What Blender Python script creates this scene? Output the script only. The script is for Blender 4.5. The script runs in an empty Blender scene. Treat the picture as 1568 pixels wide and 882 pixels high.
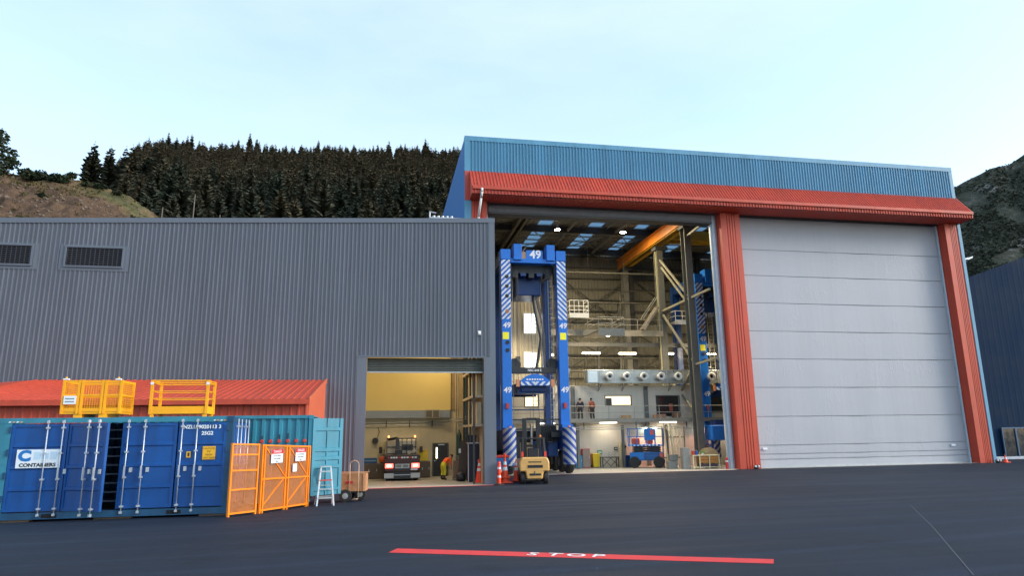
import bpy, math, random
from mathutils import Vector, Matrix
import numpy as np

SC = bpy.context.scene
COL = SC.collection
R = math.radians
rnd = random.Random(7)

# ------------------------------------------------------------------ camera
F_PX, PITCH, ROLL, YAW = 1044.55, 0.21017456, -0.01437683, 0.18871361
EYE = Vector((0, 0, 2.7))
fw = Vector((math.sin(YAW) * math.cos(PITCH), math.cos(YAW) * math.cos(PITCH), math.sin(PITCH)))
r0 = Vector((math.cos(YAW), -math.sin(YAW), 0))
u0 = r0.cross(fw)
rt = r0 * math.cos(ROLL) + u0 * math.sin(ROLL)
up = -r0 * math.sin(ROLL) + u0 * math.cos(ROLL)
cam = bpy.data.cameras.new('camera')
cam.sensor_width = 36
cam.lens = 36 * F_PX / 1568
cam.clip_start = 0.1
cam.clip_end = 4000
camo = bpy.data.objects.new('camera', cam)
COL.objects.link(camo)
camo.matrix_world = Matrix(((rt.x, up.x, -fw.x, EYE.x), (rt.y, up.y, -fw.y, EYE.y), (rt.z, up.z, -fw.z, EYE.z), (0, 0, 0, 1)))
SC.camera = camo

# ------------------------------------------------------------------ sky, sun, exposure
SUN_AZ, SUN_EL = R(112), R(27)
w = bpy.data.worlds.new('World')
SC.world = w
w.use_nodes = True
nt = w.node_tree
sky = nt.nodes.new('ShaderNodeTexSky')
sky.sky_type = 'NISHITA'
sky.sun_disc = False
sky.sun_elevation = SUN_EL
sky.sun_rotation = SUN_AZ
sky.air_density = 1.0
sky.dust_density = 1.0
sky.ozone_density = 1.0
veil = nt.nodes.new('ShaderNodeMix'); veil.data_type = 'RGBA'      # thin even high cloud over the clear sky
vtc = nt.nodes.new('ShaderNodeTexCoord')
vmp = nt.nodes.new('ShaderNodeMapping'); vmp.inputs['Scale'].default_value = (1.0, 1.0, 3.2)
vn = nt.nodes.new('ShaderNodeTexNoise'); vn.inputs['Scale'].default_value = 2.2; vn.inputs['Detail'].default_value = 6; vn.inputs['Roughness'].default_value = .55
vr = nt.nodes.new('ShaderNodeMapRange'); vr.inputs[1].default_value = .3; vr.inputs[2].default_value = .72; vr.inputs[3].default_value = .28; vr.inputs[4].default_value = .80
nt.links.new(vtc.outputs['Generated'], vmp.inputs[0]); nt.links.new(vmp.outputs[0], vn.inputs['Vector']); nt.links.new(vn.outputs[0], vr.inputs[0]); nt.links.new(vr.outputs[0], veil.inputs[0])
veil.inputs[7].default_value = (1.85, 2.3, 2.45, 1)
nt.links.new(sky.outputs[0], veil.inputs[6])
nt.links.new(veil.outputs[2], nt.nodes['Background'].inputs[0])
nt.nodes['Background'].inputs[1].default_value = 0.15
sl = bpy.data.lights.new('sun', 'SUN')
sl.energy = 1.0
sl.angle = R(30)
sl.color = (1, 0.95, 0.88)
so = bpy.data.objects.new('sun', sl)
COL.objects.link(so)
sdir = Vector((math.sin(SUN_AZ) * math.cos(SUN_EL), math.cos(SUN_AZ) * math.cos(SUN_EL), math.sin(SUN_EL)))
so.rotation_euler = sdir.to_track_quat('Z', 'Y').to_euler()
so.location = (60, -20, 60)
SC.view_settings.view_transform = 'Standard'
SC.view_settings.look = 'None'
SC.view_settings.exposure = 1.6
SC.view_settings.gamma = 1
SC.cycles.use_denoising = True
SC.cycles.max_bounces = 6
SC.cycles.diffuse_bounces = 3
SC.cycles.glossy_bounces = 2
SC.cycles.transmission_bounces = 3
SC.cycles.transparent_max_bounces = 6
SC.cycles.sample_clamp_indirect = 4

# ------------------------------------------------------------------ materials
MATS = {}
def M(name, rgb, rough=0.55, metal=0.0, var=0.12, vs=2.5, bump=0.0, bs=40.0, streak=0.0, dirt=0.0, dirtcol=(0.09, 0.075, 0.06), rand=0.0, emit=None, estr=0.0, spec=0.5, alpha=1.0, trans=0.0, sheets=0.0):
    if name in MATS: return MATS[name]
    m = bpy.data.materials.new(name); m.use_nodes = True
    t = m.node_tree; N = t.nodes; L = t.links
    b = N['Principled BSDF']
    b.inputs['Roughness'].default_value = rough
    b.inputs['Metallic'].default_value = metal
    b.inputs['Specular IOR Level'].default_value = spec
    b.inputs['Alpha'].default_value = alpha
    b.inputs['Transmission Weight'].default_value = trans
    tc = N.new('ShaderNodeTexCoord')
    n1 = N.new('ShaderNodeTexNoise'); n1.inputs['Scale'].default_value = vs; n1.inputs['Detail'].default_value = 5; n1.inputs['Roughness'].default_value = 0.62
    L.new(tc.outputs['Object'], n1.inputs['Vector'])
    mr = N.new('ShaderNodeMapRange'); mr.inputs[1].default_value = 0.3; mr.inputs[2].default_value = 0.7
    mr.inputs[3].default_value = 1 - var; mr.inputs[4].default_value = 1 + var
    L.new(n1.outputs[0], mr.inputs[0])
    hs = N.new('ShaderNodeVectorMath'); hs.operation = 'SCALE'
    hs.inputs[0].default_value = rgb
    L.new(mr.outputs[0], hs.inputs['Scale'])
    out = hs.outputs[0]
    if streak > 0:
        mp = N.new('ShaderNodeMapping'); mp.inputs['Scale'].default_value = (3.0, 3.0, 0.12)
        L.new(tc.outputs['Object'], mp.inputs[0])
        n2 = N.new('ShaderNodeTexNoise'); n2.inputs['Scale'].default_value = 1.3; n2.inputs['Detail'].default_value = 6
        L.new(mp.outputs[0], n2.inputs['Vector'])
        m2 = N.new('ShaderNodeMapRange'); m2.inputs[1].default_value = 0.35; m2.inputs[2].default_value = 0.75; m2.inputs[3].default_value = 1 + streak * .4; m2.inputs[4].default_value = 1 - streak
        L.new(n2.outputs[0], m2.inputs[0])
        h2 = N.new('ShaderNodeVectorMath'); h2.operation = 'SCALE'
        L.new(out, h2.inputs[0]); L.new(m2.outputs[0], h2.inputs['Scale']); out = h2.outputs[0]
    if sheets > 0:      # each fixed sheet is a touch lighter or darker than its neighbour
        sx = N.new('ShaderNodeSeparateXYZ'); L.new(tc.outputs['Object'], sx.inputs[0])
        dv = N.new('ShaderNodeMath'); dv.operation = 'DIVIDE'; L.new(sx.outputs[0], dv.inputs[0]); dv.inputs[1].default_value = .866
        fl_ = N.new('ShaderNodeMath'); fl_.operation = 'FLOOR'; L.new(dv.outputs[0], fl_.inputs[0])
        wn = N.new('ShaderNodeTexWhiteNoise'); wn.noise_dimensions = '1D'; L.new(fl_.outputs[0], wn.inputs['W'])
        ms = N.new('ShaderNodeMapRange'); ms.inputs[3].default_value = 1 - sheets; ms.inputs[4].default_value = 1 + sheets; L.new(wn.outputs['Value'], ms.inputs[0])
        hs2 = N.new('ShaderNodeVectorMath'); hs2.operation = 'SCALE'; L.new(out, hs2.inputs[0]); L.new(ms.outputs[0], hs2.inputs['Scale']); out = hs2.outputs[0]
    if dirt > 0:
        n3 = N.new('ShaderNodeTexNoise'); n3.inputs['Scale'].default_value = vs * 2.7; n3.inputs['Detail'].default_value = 9; n3.inputs['Roughness'].default_value = .7
        L.new(tc.outputs['Object'], n3.inputs['Vector'])
        m3 = N.new('ShaderNodeMapRange'); m3.inputs[1].default_value = 0.55; m3.inputs[2].default_value = 0.72; m3.inputs[3].default_value = 0; m3.inputs[4].default_value = dirt
        L.new(n3.outputs[0], m3.inputs[0])
        mx = N.new('ShaderNodeMix'); mx.data_type = 'RGBA'
        L.new(m3.outputs[0], mx.inputs[0]); L.new(out, mx.inputs[6]); mx.inputs[7].default_value = (*dirtcol, 1); out = mx.outputs[2]
    if rand > 0:
        oi = N.new('ShaderNodeObjectInfo')
        m4 = N.new('ShaderNodeMapRange'); m4.inputs[3].default_value = 1 - rand; m4.inputs[4].default_value = 1 + rand
        L.new(oi.outputs['Random'], m4.inputs[0])
        h4 = N.new('ShaderNodeVectorMath'); h4.operation = 'SCALE'
        L.new(out, h4.inputs[0]); L.new(m4.outputs[0], h4.inputs['Scale']); out = h4.outputs[0]
    L.new(out, b.inputs['Base Color'])
    rr = N.new('ShaderNodeMapRange'); rr.inputs[1].default_value = 0.3; rr.inputs[2].default_value = 0.7
    rr.inputs[3].default_value = max(0.05, rough - .1); rr.inputs[4].default_value = min(1, rough + .1)
    L.new(n1.outputs[0], rr.inputs[0]); L.new(rr.outputs[0], b.inputs['Roughness'])
    if bump > 0:
        nb = N.new('ShaderNodeTexNoise'); nb.inputs['Scale'].default_value = bs; nb.inputs['Detail'].default_value = 4
        L.new(tc.outputs['Object'], nb.inputs['Vector'])
        bp = N.new('ShaderNodeBump'); bp.inputs['Strength'].default_value = bump; bp.inputs['Distance'].default_value = 0.02
        L.new(nb.outputs[0], bp.inputs['Height']); L.new(bp.outputs[0], b.inputs['Normal'])
    if emit:
        b.inputs['Emission Color'].default_value = (*emit, 1); b.inputs['Emission Strength'].default_value = estr
    MATS[name] = m
    return m

def paint(name, rgb, **k):
    d = dict(rough=.45, var=.1, vs=1.6, dirt=.25); d.update(k)
    return M(name, rgb, **d)

slate = M('slate cladding', (0.117, 0.130, 0.162), .45, var=.08, vs=.5, streak=.16, sheets=.05)
slate_flat = M('slate flashing', (0.11, 0.13, 0.165), .4, var=.05, vs=.6, streak=.05)
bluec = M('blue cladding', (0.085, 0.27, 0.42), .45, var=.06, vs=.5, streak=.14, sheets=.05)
blueside = M('shaded side cladding', (0.035, 0.16, 0.40), .42, var=.05, vs=.5, streak=.06)  # darker than the front cladding: shade of the side put into the colour
redc = M('red cladding', (0.50, 0.058, 0.026), .5, var=.09, vs=.8, streak=.16, sheets=.05)
shedred = M('shed red cladding', (0.46, 0.056, 0.025), .5, var=.08, vs=.8, streak=.16, dirt=.2, sheets=.05)
galv = M('galvanised steel', (0.42, 0.45, 0.48), .42, .6, var=.12, vs=5)
zinc = M('zinc frame', (0.42, 0.50, 0.58), .45, .3, var=.1, vs=2, streak=.1)
white = M('white paint', (0.75, 0.75, 0.73), .5, var=.05, dirt=.12)
cream = M('cream wall', (0.50, 0.44, 0.30), .7, var=.05, vs=.7, streak=.06)
yelwall = M('lamplit wall lining', (0.62, 0.50, 0.20), .65, var=.03, vs=.5)  # yellow of the warm lamplight put into the wall colour
officewall = M('office wall', (0.64, 0.59, 0.49), .7, var=.04, vs=.6, streak=.06)
steelgrey = M('grey structural paint', (0.145, 0.145, 0.13), .5, var=.12, vs=1.5, streak=.1, dirt=.2)
steeldark = M('dark structural paint', (0.055, 0.057, 0.06), .5, var=.12, vs=1.5)
girtmat = M('girt steel', (0.07, 0.068, 0.06), .5, var=.12)
innerclad = M('inner cladding', (0.20, 0.19, 0.15), .55, .1, var=.1, vs=.8, streak=.15)
roofunder = M('roof underside', (0.30, 0.29, 0.27), .5, .2, var=.1, vs=.8)
crane_or = paint('crane orange', (0.62, 0.20, 0.02))
crane_ye = paint('crane yellow', (0.66, 0.36, 0.02))
concrete = M('concrete floor', (0.34, 0.32, 0.28), .55, var=.14, vs=.9, bump=.1, bs=30, dirt=.25, dirtcol=(.12, .11, .1))
conc_edge = M('concrete edge', (0.45, 0.43, 0.38), .8, var=.12, vs=2)
redpaint = M('red road paint', (0.64, 0.025, 0.028), .7, var=.14, vs=4, bump=.25, bs=120, dirt=.45, dirtcol=(.10, .025, .03))
whitepaint = M('white road paint', (0.78, 0.74, 0.74), .6, var=.08, vs=6, bump=.2, bs=120)
black = M('black steel', (0.02, 0.021, 0.024), .45, var=.2, dirt=.15)
rubber = M('rubber', (0.022, 0.022, 0.023), .8, var=.25, bump=.3, bs=30)
darkblue = M('navy building cladding', (0.007, 0.022, 0.052), .8, var=.06, vs=.4, streak=.08, spec=.1)
glassd = M('dark glass', (0.015, 0.02, 0.026), .08, var=.1, spec=.9)
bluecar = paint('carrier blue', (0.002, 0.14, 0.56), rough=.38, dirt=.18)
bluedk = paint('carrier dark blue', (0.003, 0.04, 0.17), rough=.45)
yel_pnl = M('yellow reflector', (0.85, 0.80, 0.02), .5, var=.04)
yel_saf = paint('safety yellow', (0.90, 0.39, 0.003), dirt=.12)
or_gate = paint('gate orange', (0.90, 0.24, 0.008), dirt=.12)
fork_ye = paint('forklift yellow', (0.68, 0.39, 0.12), dirt=.45, vs=3)
cont_blue = M('container door blue', (0.001, 0.066, 0.27), .45, var=.18, vs=1.2, streak=.2, dirt=.25, dirtcol=(.02, .05, .12))
cont_teal = M('container teal', (0.032, 0.215, 0.31), .48, var=.16, vs=1.2, streak=.18, dirt=.2, dirtcol=(.10, .16, .18))
cont_frame = M('container frame blue', (0.008, 0.065, 0.15), .55, var=.22, vs=1.4, streak=.25, dirt=.45, dirtcol=(.10, .055, .035))
wood = M('weathered timber', (0.46, 0.22, 0.10), .75, var=.2, vs=6, streak=.2)
alu = M('aluminium', (0.58, 0.60, 0.62), .38, .7, var=.08)
conemat = M('cone orange', (0.85, 0.075, 0.022), .5, var=.06, dirt=.15)
refl = M('reflective white', (0.72, 0.73, 0.75), .4, var=.05)
signwhite = M('sign white', (0.74, 0.80, 0.86), .45, var=.03)
signred = M('sign red', (0.55, 0.02, 0.03), .45, var=.03)
signblack = M('sign lettering', (0.03, 0.03, 0.035), .5, var=.03)
skin = M('skin', (0.42, 0.23, 0.15), .55, var=.05)
hivis = M('hi-vis orange', (0.92, 0.13, 0.02), .7, var=.12, vs=8)
hiyel = M('hi-vis yellow', (0.62, 0.55, 0.03), .7, var=.12, vs=8)

def lampmat(name, col, s):
    return M(name, (.8, .8, .8), .4, var=.02, emit=col, estr=s)
lamp_warm = lampmat('warm lamp', (1, .78, .50), 14)
lamp_white = lampmat('white lamp', (1, .93, .82), 12)

# ------------------------------------------------------------------ mesh helper
OFF = {}
class MB:
    def __init__(s): s.v = []; s.f = []; s.mi = []; s.cur = 0
    def add(s, vs, fs):
        o = len(s.v); s.v += [tuple(p) for p in vs]
        for f in fs: s.f.append([i + o for i in f]); s.mi.append(s.cur)
        return s
    def box(s, x0, y0, z0, x1, y1, z1):
        x0, x1 = min(x0, x1), max(x0, x1); y0, y1 = min(y0, y1), max(y0, y1); z0, z1 = min(z0, z1), max(z0, z1)
        return s.add([(x0, y0, z0), (x1, y0, z0), (x1, y1, z0), (x0, y1, z0), (x0, y0, z1), (x1, y0, z1), (x1, y1, z1), (x0, y1, z1)],
                     [(0, 3, 2, 1), (4, 5, 6, 7), (0, 1, 5, 4), (1, 2, 6, 5), (2, 3, 7, 6), (3, 0, 4, 7)])
    def cbox(s, x0, y0, z0, x1, y1, z1, c=0.02):
        # box with chamfered edges
        vs = []; fs = []
        X, Y, Z = (x0, x1), (y0, y1), (z0, z1)
        idx = {}
        for i in (0, 1):
            for j in (0, 1):
                for k in (0, 1):
                    sx, sy, sz = (1, -1)[i] * c, (1, -1)[j] * c, (1, -1)[k] * c
                    for a, d in enumerate(((0, sy, sz), (sx, 0, sz), (sx, sy, 0))):
                        idx[i, j, k, a] = len(vs); vs.append((X[i] + d[0], Y[j] + d[1], Z[k] + d[2]))
        g = lambda i, j, k, a: idx[i, j, k, a]
        for i in (0, 1):
            q = [g(i, 0, 0, 0), g(i, 1, 0, 0), g(i, 1, 1, 0), g(i, 0, 1, 0)]; fs.append(q if i else q[::-1])
            q = [g(0, i, 0, 1), g(1, i, 0, 1), g(1, i, 1, 1), g(0, i, 1, 1)]; fs.append(q[::-1] if i else q)
            q = [g(0, 0, i, 2), g(1, 0, i, 2), g(1, 1, i, 2), g(0, 1, i, 2)]; fs.append(q if i else q[::-1])
        for a in (0, 1):
            for b in (0, 1):
                fs.append([g(a, b, 0, 0), g(a, b, 1, 0), g(a, b, 1, 1), g(a, b, 0, 1)])
                fs.append([g(a, 0, b, 0), g(a, 1, b, 0), g(a, 1, b, 2), g(a, 0, b, 2)])
                fs.append([g(0, a, b, 1), g(1, a, b, 1), g(1, a, b, 2), g(0, a, b, 2)])
        for i in (0, 1):
            for j in (0, 1):
                for k in (0, 1): fs.append([g(i, j, k, 0), g(i, j, k, 1), g(i, j, k, 2)])
        return s.add(vs, fs)
    def bar(s, p, q, w, h=None, upv=(0, 0, 1)):
        p = Vector(p); q = Vector(q); h = h or w
        d = (q - p).normalized(); u = Vector(upv)
        if abs(d.dot(u)) > .95: u = Vector((0, 1, 0))
        a = d.cross(u).normalized(); b = a.cross(d).normalized()
        a *= w / 2; b *= h / 2
        return s.add([p - a - b, p + a - b, p + a + b, p - a + b, q - a - b, q + a - b, q + a + b, q - a + b],
                     [(0, 1, 2, 3), (7, 6, 5, 4), (0, 4, 5, 1), (1, 5, 6, 2), (2, 6, 7, 3), (3, 7, 4, 0)])
    def tube(s, p, q, r, n=8, r2=None, cap=True):
        p = Vector(p); q = Vector(q); r2 = r if r2 is None else r2
        d = (q - p).normalized(); u = Vector((0, 0, 1)) if abs(d.z) < .9 else Vector((1, 0, 0))
        a = d.cross(u).normalized(); b = d.cross(a)
        A = [p + (a * math.cos(t) + b * math.sin(t)) * r for t in [2 * math.pi * i / n for i in range(n)]]
        B = [q + (a * math.cos(t) + b * math.sin(t)) * r2 for t in [2 * math.pi * i / n for i in range(n)]]
        fs = [(i, (i + 1) % n, n + (i + 1) % n, n + i) for i in range(n)]
        if cap: fs += [tuple(range(n - 1, -1, -1)), tuple(range(n, 2 * n))]
        return s.add(A + B, fs)
    def path(s, pts, r, n=6):
        for a, b in zip(pts[:-1], pts[1:]): s.tube(a, b, r, n)
        return s
    def lathe(s, prof, c=(0, 0, 0), n=16, axis='z', cap=True):
        vs = []; c = Vector(c)
        for rr, h in prof:
            for i in range(n):
                t = 2 * math.pi * i / n
                x, y = rr * math.cos(t), rr * math.sin(t)
                vs.append(c + Vector({'z': (x, y, h), 'x': (h, x, y), 'y': (y, h, x)}[axis]))
        fs = []
        for k in range(len(prof) - 1):
            for i in range(n): fs.append((k * n + i, k * n + (i + 1) % n, (k + 1) * n + (i + 1) % n, (k + 1) * n + i))
        if cap: fs += [tuple(range(n - 1, -1, -1)), tuple(range((len(prof) - 1) * n, len(prof) * n))]
        return s.add(vs, fs)
    def ext(s, poly, axis, a, b):
        # extrude 2D polygon along axis from a to b; poly coords are the other two axes in order
        n = len(poly)
        def P(p, h): return {'x': (h, p[0], p[1]), 'y': (p[0], h, p[1]), 'z': (p[0], p[1], h)}[axis]
        return s.add([P(p, a) for p in poly] + [P(p, b) for p in poly],
                     [tuple(range(n - 1, -1, -1)), tuple(range(n, 2 * n))] + [(i, (i + 1) % n, n + (i + 1) % n, n + i) for i in range(n)])
    def ibeam(s, p, q, w, h, t=0.03, upv=(0, 0, 1)):
        p = Vector(p); q = Vector(q); d = (q - p).normalized(); u = Vector(upv)
        if abs(d.dot(u)) > .95: u = Vector((0, 1, 0))
        b = (d.cross(u).normalized()).cross(d).normalized()
        s.bar(p + b * (h / 2 - t / 2), q + b * (h / 2 - t / 2), w, t, upv); s.bar(p - b * (h / 2 - t / 2), q - b * (h / 2 - t / 2), w, t, upv)
        return s.bar(p, q, t, h - 2 * t, upv)
    def corr_x(s, x0, x1, z0, z1, y, pitch=.22, dep=.035, out=-1, rib=.3):
        # vertical ribbed sheet in an XZ plane; z0/z1 may be functions of x
        f0 = z0 if callable(z0) else (lambda x: z0); f1 = z1 if callable(z1) else (lambda x: z1)
        pts = []; n = max(1, int(round((x1 - x0) / pitch))); p = (x1 - x0) / n
        for i in range(n):
            a = x0 + i * p
            pts += [(a, 0), (a + p * (1 - rib - .06), 0), (a + p * (1 - rib + .02), dep), (a + p * .92, dep)]
        pts.append((x1, 0))
        vs = []; fs = []
        for x, d in pts: vs += [(x, y + out * d, f0(x)), (x, y + out * d, f1(x))]
        for i in range(len(pts) - 1): fs.append((2 * i, 2 * i + 2, 2 * i + 3, 2 * i + 1))
        return s.add(vs, fs)
    def corr_y(s, y0, y1, z0, z1, x, pitch=.22, dep=.035, out=-1, rib=.3):
        m = MB().corr_x(y0, y1, z0, z1, 0, pitch, dep, 1, rib)
        return s.add([(x + out * p[1], p[0], p[2]) for p in m.v], m.f)
    def mesh(s, name, off=(0, 0, 0), smooth=False, mats=()):
        me = bpy.data.meshes.new(name)
        me.from_pydata([(a - off[0], b - off[1], c - off[2]) for a, b, c in s.v], [], s.f)
        for m in mats: me.materials.append(m)
        if len(mats) > 1: me.polygons.foreach_set('material_index', s.mi)
        if smooth: me.polygons.foreach_set('use_smooth', [True] * len(me.polygons))
        me.update()
        return me
    def build(s, name, mat, parent=None, smooth=False, label=None, kind=None, loc=None):
        off = OFF.get(parent.name, (0, 0, 0)) if parent else (0, 0, 0)
        if loc is not None: off = loc
        mats = mat if isinstance(mat, (list, tuple)) else (mat,)
        o = bpy.data.objects.new(name, s.mesh(name, off, smooth, mats))
        COL.objects.link(o)
        if parent: o.parent = parent; OFF[o.name] = off
        elif loc is not None: o.location = loc; OFF[o.name] = tuple(loc)
        if label: o['label'] = label
        if kind: o['kind'] = kind
        return o

def thing(name, label, cat, loc=(0, 0, 0), rz=0, group=None, world=True):
    o = bpy.data.objects.new(name, None); COL.objects.link(o)
    o.empty_display_size = .3
    o.location = loc; o.rotation_euler = (0, 0, rz)
    o['label'] = label; o['category'] = cat
    if group: o['group'] = group
    OFF[o.name] = tuple(loc) if world else (0, 0, 0)   # world: part vertices are given in world coordinates
    return o
def tag(o, label, cat, group=None):
    o['label'] = label; o['category'] = cat
    if group: o['group'] = group
    return o
def struct(o): o['kind'] = 'structure'; return o
def copy_tree(o, parent=None):
    c = o.copy(); COL.objects.link(c); c.parent = parent
    for ch in list(o.children): copy_tree(ch, c)
    return c
def text(name, body, size, mat, parent, loc, rot=(R(90), 0, 0), ext=.004, align='CENTER', sx=1.0, shear=0.0, bold=0.0):
    cu = bpy.data.curves.new(name, 'FONT'); cu.body = body; cu.size = size; cu.extrude = ext; cu.align_x = align; cu.align_y = 'CENTER'
    cu.shear = shear; cu.offset = bold; cu.resolution_u = 3
    t = bpy.data.objects.new('text_source', cu); COL.objects.link(t)
    bpy.context.view_layer.update()
    dg = bpy.context.evaluated_depsgraph_get()
    me = bpy.data.meshes.new_from_object(t.evaluated_get(dg))
    bpy.data.objects.remove(t); bpy.data.curves.remove(cu)
    me.name = name; me.materials.clear(); me.materials.append(mat)
    o = bpy.data.objects.new(name, me); COL.objects.link(o)
    off = OFF.get(parent.name, (0, 0, 0)) if parent else (0, 0, 0)
    o.parent = parent; o.location = Vector(loc) - Vector(off); o.rotation_euler = rot; o.scale = (sx, 1, 1)
    return o

def zg(Y):
    if Y >= 37: return 0.0
    return 1.2 - .02113 * Y - (3.054e-4 * Y * Y if Y > 0 else 0)

# ------------------------------------------------------------------ yard (one sheet to the horizon)
def asphalt_mat():
    m = bpy.data.materials.new('asphalt'); m.use_nodes = True
    t = m.node_tree; N = t.nodes; L = t.links; b = N['Principled BSDF']
    g = N.new('ShaderNodeNewGeometry')
    def noise(sc, det, rough=.6, src=None):
        n = N.new('ShaderNodeTexNoise'); n.inputs['Scale'].default_value = sc; n.inputs['Detail'].default_value = det; n.inputs['Roughness'].default_value = rough
        L.new(src or g.outputs['Position'], n.inputs['Vector']); return n
    big = noise(.16, 4); mp = N.new('ShaderNodeMapping'); mp.inputs['Rotation'].default_value = (0, 0, R(28)); mp.inputs['Scale'].default_value = (.12, 1.6, 1)
    L.new(g.outputs['Position'], mp.inputs[0]); trk = noise(.8, 5, .6, mp.outputs[0]); fine = noise(34, 4, .75)
    def mrange(src, a, bb, c, d):
        q = N.new('ShaderNodeMapRange'); q.inputs[1].default_value = a; q.inputs[2].default_value = bb; q.inputs[3].default_value = c; q.inputs[4].default_value = d
        L.new(src, q.inputs[0]); return q.outputs[0]
    def mul(a, c):
        q = N.new('ShaderNodeMath'); q.operation = 'MULTIPLY'; L.new(a, q.inputs[0]); L.new(c, q.inputs[1]); return q.outputs[0]
    k = mul(mul(mrange(big.outputs[0], .3, .7, .78, 1.25), mrange(trk.outputs[0], .35, .7, .9, 1.15)), mrange(fine.outputs[0], .3, .75, .5, 1.65))
    sc = N.new('ShaderNodeVectorMath'); sc.operation = 'SCALE'; sc.inputs[0].default_value = (0.0100, 0.0165, 0.0300); L.new(k, sc.inputs['Scale'])
    st = noise(.55, 6, .65); stain = mrange(st.outputs[0], .60, .70, 1.0, .62)
    wv = N.new('ShaderNodeTexWave'); wv.inputs['Scale'].default_value = .22; wv.inputs['Distortion'].default_value = 7; wv.inputs['Detail'].default_value = 2; wv.inputs['Detail Scale'].default_value = .35
    L.new(mp.outputs[0], wv.inputs['Vector']); tyre = mrange(wv.outputs['Fac'], .90, .99, 1.0, 1.28)
    s2 = N.new('ShaderNodeVectorMath'); s2.operation = 'SCALE'; L.new(sc.outputs[0], s2.inputs[0]); L.new(mul(stain, tyre), s2.inputs['Scale']); sc = s2
    sp = N.new('ShaderNodeTexVoronoi'); sp.inputs['Scale'].default_value = 1.1; L.new(g.outputs['Position'], sp.inputs['Vector'])
    dot = mrange(sp.outputs['Distance'], .012, .02, 1, 0)
    mx = N.new('ShaderNodeMix'); mx.data_type = 'RGBA'; L.new(dot, mx.inputs[0]); L.new(sc.outputs[0], mx.inputs[6]); mx.inputs[7].default_value = (.2, .2, .2, 1)
    L.new(mx.outputs[2], b.inputs['Base Color'])
    L.new(mrange(trk.outputs[0], .3, .7, .62, .85), b.inputs['Roughness'])
    b.inputs['Specular IOR Level'].default_value = .18
    bp = N.new('ShaderNodeBump'); bp.inputs['Strength'].default_value = .35; bp.inputs['Distance'].default_value = .01
    L.new(fine.outputs[0], bp.inputs['Height']); L.new(bp.outputs[0], b.inputs['Normal'])
    return m
asphalt = asphalt_mat()
ys = [-900, -200, -60] + list(np.arange(-40, 37.01, 1.0)) + [38, 45, 60, 200, 900]
xs = [-1200, -200, -60, -20, 0, 20, 60, 200, 1200]
g = MB()
for y in ys:
    for x in xs: g.v.append((x, float(y), zg(max(y, -60)) if y > -60 else zg(-60)))
for j in range(len(ys) - 1):
    for i in range(len(xs) - 1):
        a = j * len(xs) + i; g.f.append((a, a + 1, a + len(xs) + 1, a + len(xs))); g.mi.append(0)
struct(g.build('asphalt_yard', asphalt, smooth=True))

def ground_strip(name, poly, mat, h, nseg=8):
    # quad (4 xy corners) laid on the yard at height h above it
    a, b, c, d = [Vector(p) for p in poly]; m = MB()
    for i in range(nseg + 1):
        t = i / nseg
        for p, q in ((a, b), (d, c)):
            v = p.lerp(q, t); m.v.append((v.x, v.y, zg(v.y) + h))
    for i in range(nseg): m.f.append((2 * i, 2 * i + 2, 2 * i + 3, 2 * i + 1)); m.mi.append(0)
    return m

# ------------------------------------------------------------------ painted markings and floors
m = ground_strip('stop', [(0.16, 11.30), (5.04, 8.60), (5.24, 8.93), (0.30, 11.74)], redpaint, .004, 24)
stop = thing('stop_line', 'red painted stop line with white lettering on the asphalt', 'road marking', (2.6, 10.1, zg(10.1)))
m.build('painted_band', redpaint, stop)
d = Vector((4.88, -2.70)).normalized(); ang = math.atan2(d.y, d.x)
for k, ch in enumerate('STOP'):
    p = Vector((0.23, 11.52)) + d * (2.30 + .325 * k)
    slope = -.0245
    text('letter', ch, .36, whitepaint, stop, (p.x, p.y, zg(p.y) + .0085), (R(-1.35), 0, ang), .001, bold=.004)
rl = thing('threshold_line', 'worn red line painted across the yard before the truck bay', 'road marking', (2, 37.6, 0))
m = MB()
m.box(-1.3, 37.3, .001, 6.3, 37.5, .006)
m.build('painted_band', redpaint, rl)
rl = thing('threshold_line', 'thin red line painted along the mouth of the tall open hall', 'road marking', (16, 45.2, 0))
m = MB(); m.box(9.6, 45.12, .001, 24.4, 45.26, .005); m.build('painted_band', M('faded red paint', (.36, .07, .05), .7, var=.2), rl)
m = MB(); m.box(-1.2, 37.62, -.1, 6.1, 37.9, .012)
struct(m.build('concrete_apron', conc_edge))
m = MB(); m.box(-9, 37.905, -.1, 5.6, 46.5, .008); struct(m.build('bay_floor', concrete))
m = MB(); m.box(7.0, 45.4, -.1, 24.4, 45.8, .010); m.box(24.4, 46.0, -.1, 45.9, 46.4, .010); struct(m.build('door_sill', conc_edge))
m = MB(); m.box(5.6, 45.805, -.1, 45.9, 66.8, .006); struct(m.build('hall_floor', concrete))
m = MB(); m.bar((12.99, 15.58, zg(15.58) + .003), (9.9, 11.4, zg(11.4) + .003), .016, .004); m.bar((9.9, 11.4, zg(11.4) + .003), (6.7, 7.2, zg(7.2) + .003), .016, .004)
struct(m.build('asphalt_joint', M('joint sealant', (.05, .055, .065), .7)))

def corr_roof(m, x0, x1, a, b, pitch, dep, n_up):
    n = int(round((x1 - x0) / pitch)); p = (x1 - x0) / n; pts = []
    for i in range(n):
        c = x0 + i * p; pts += [(c, 0), (c + .62 * p, 0), (c + .72 * p, dep), (c + .92 * p, dep)]
    pts.append((x1, 0)); vs = []; fs = []
    for x, d_ in pts:
        for y, z in (a, b): vs.append((x, y + n_up[0] * d_, z + n_up[1] * d_))
    for i in range(len(pts) - 1): fs.append((2 * i, 2 * i + 2, 2 * i + 3, 2 * i + 1))
    return m.add(vs, fs)

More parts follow.
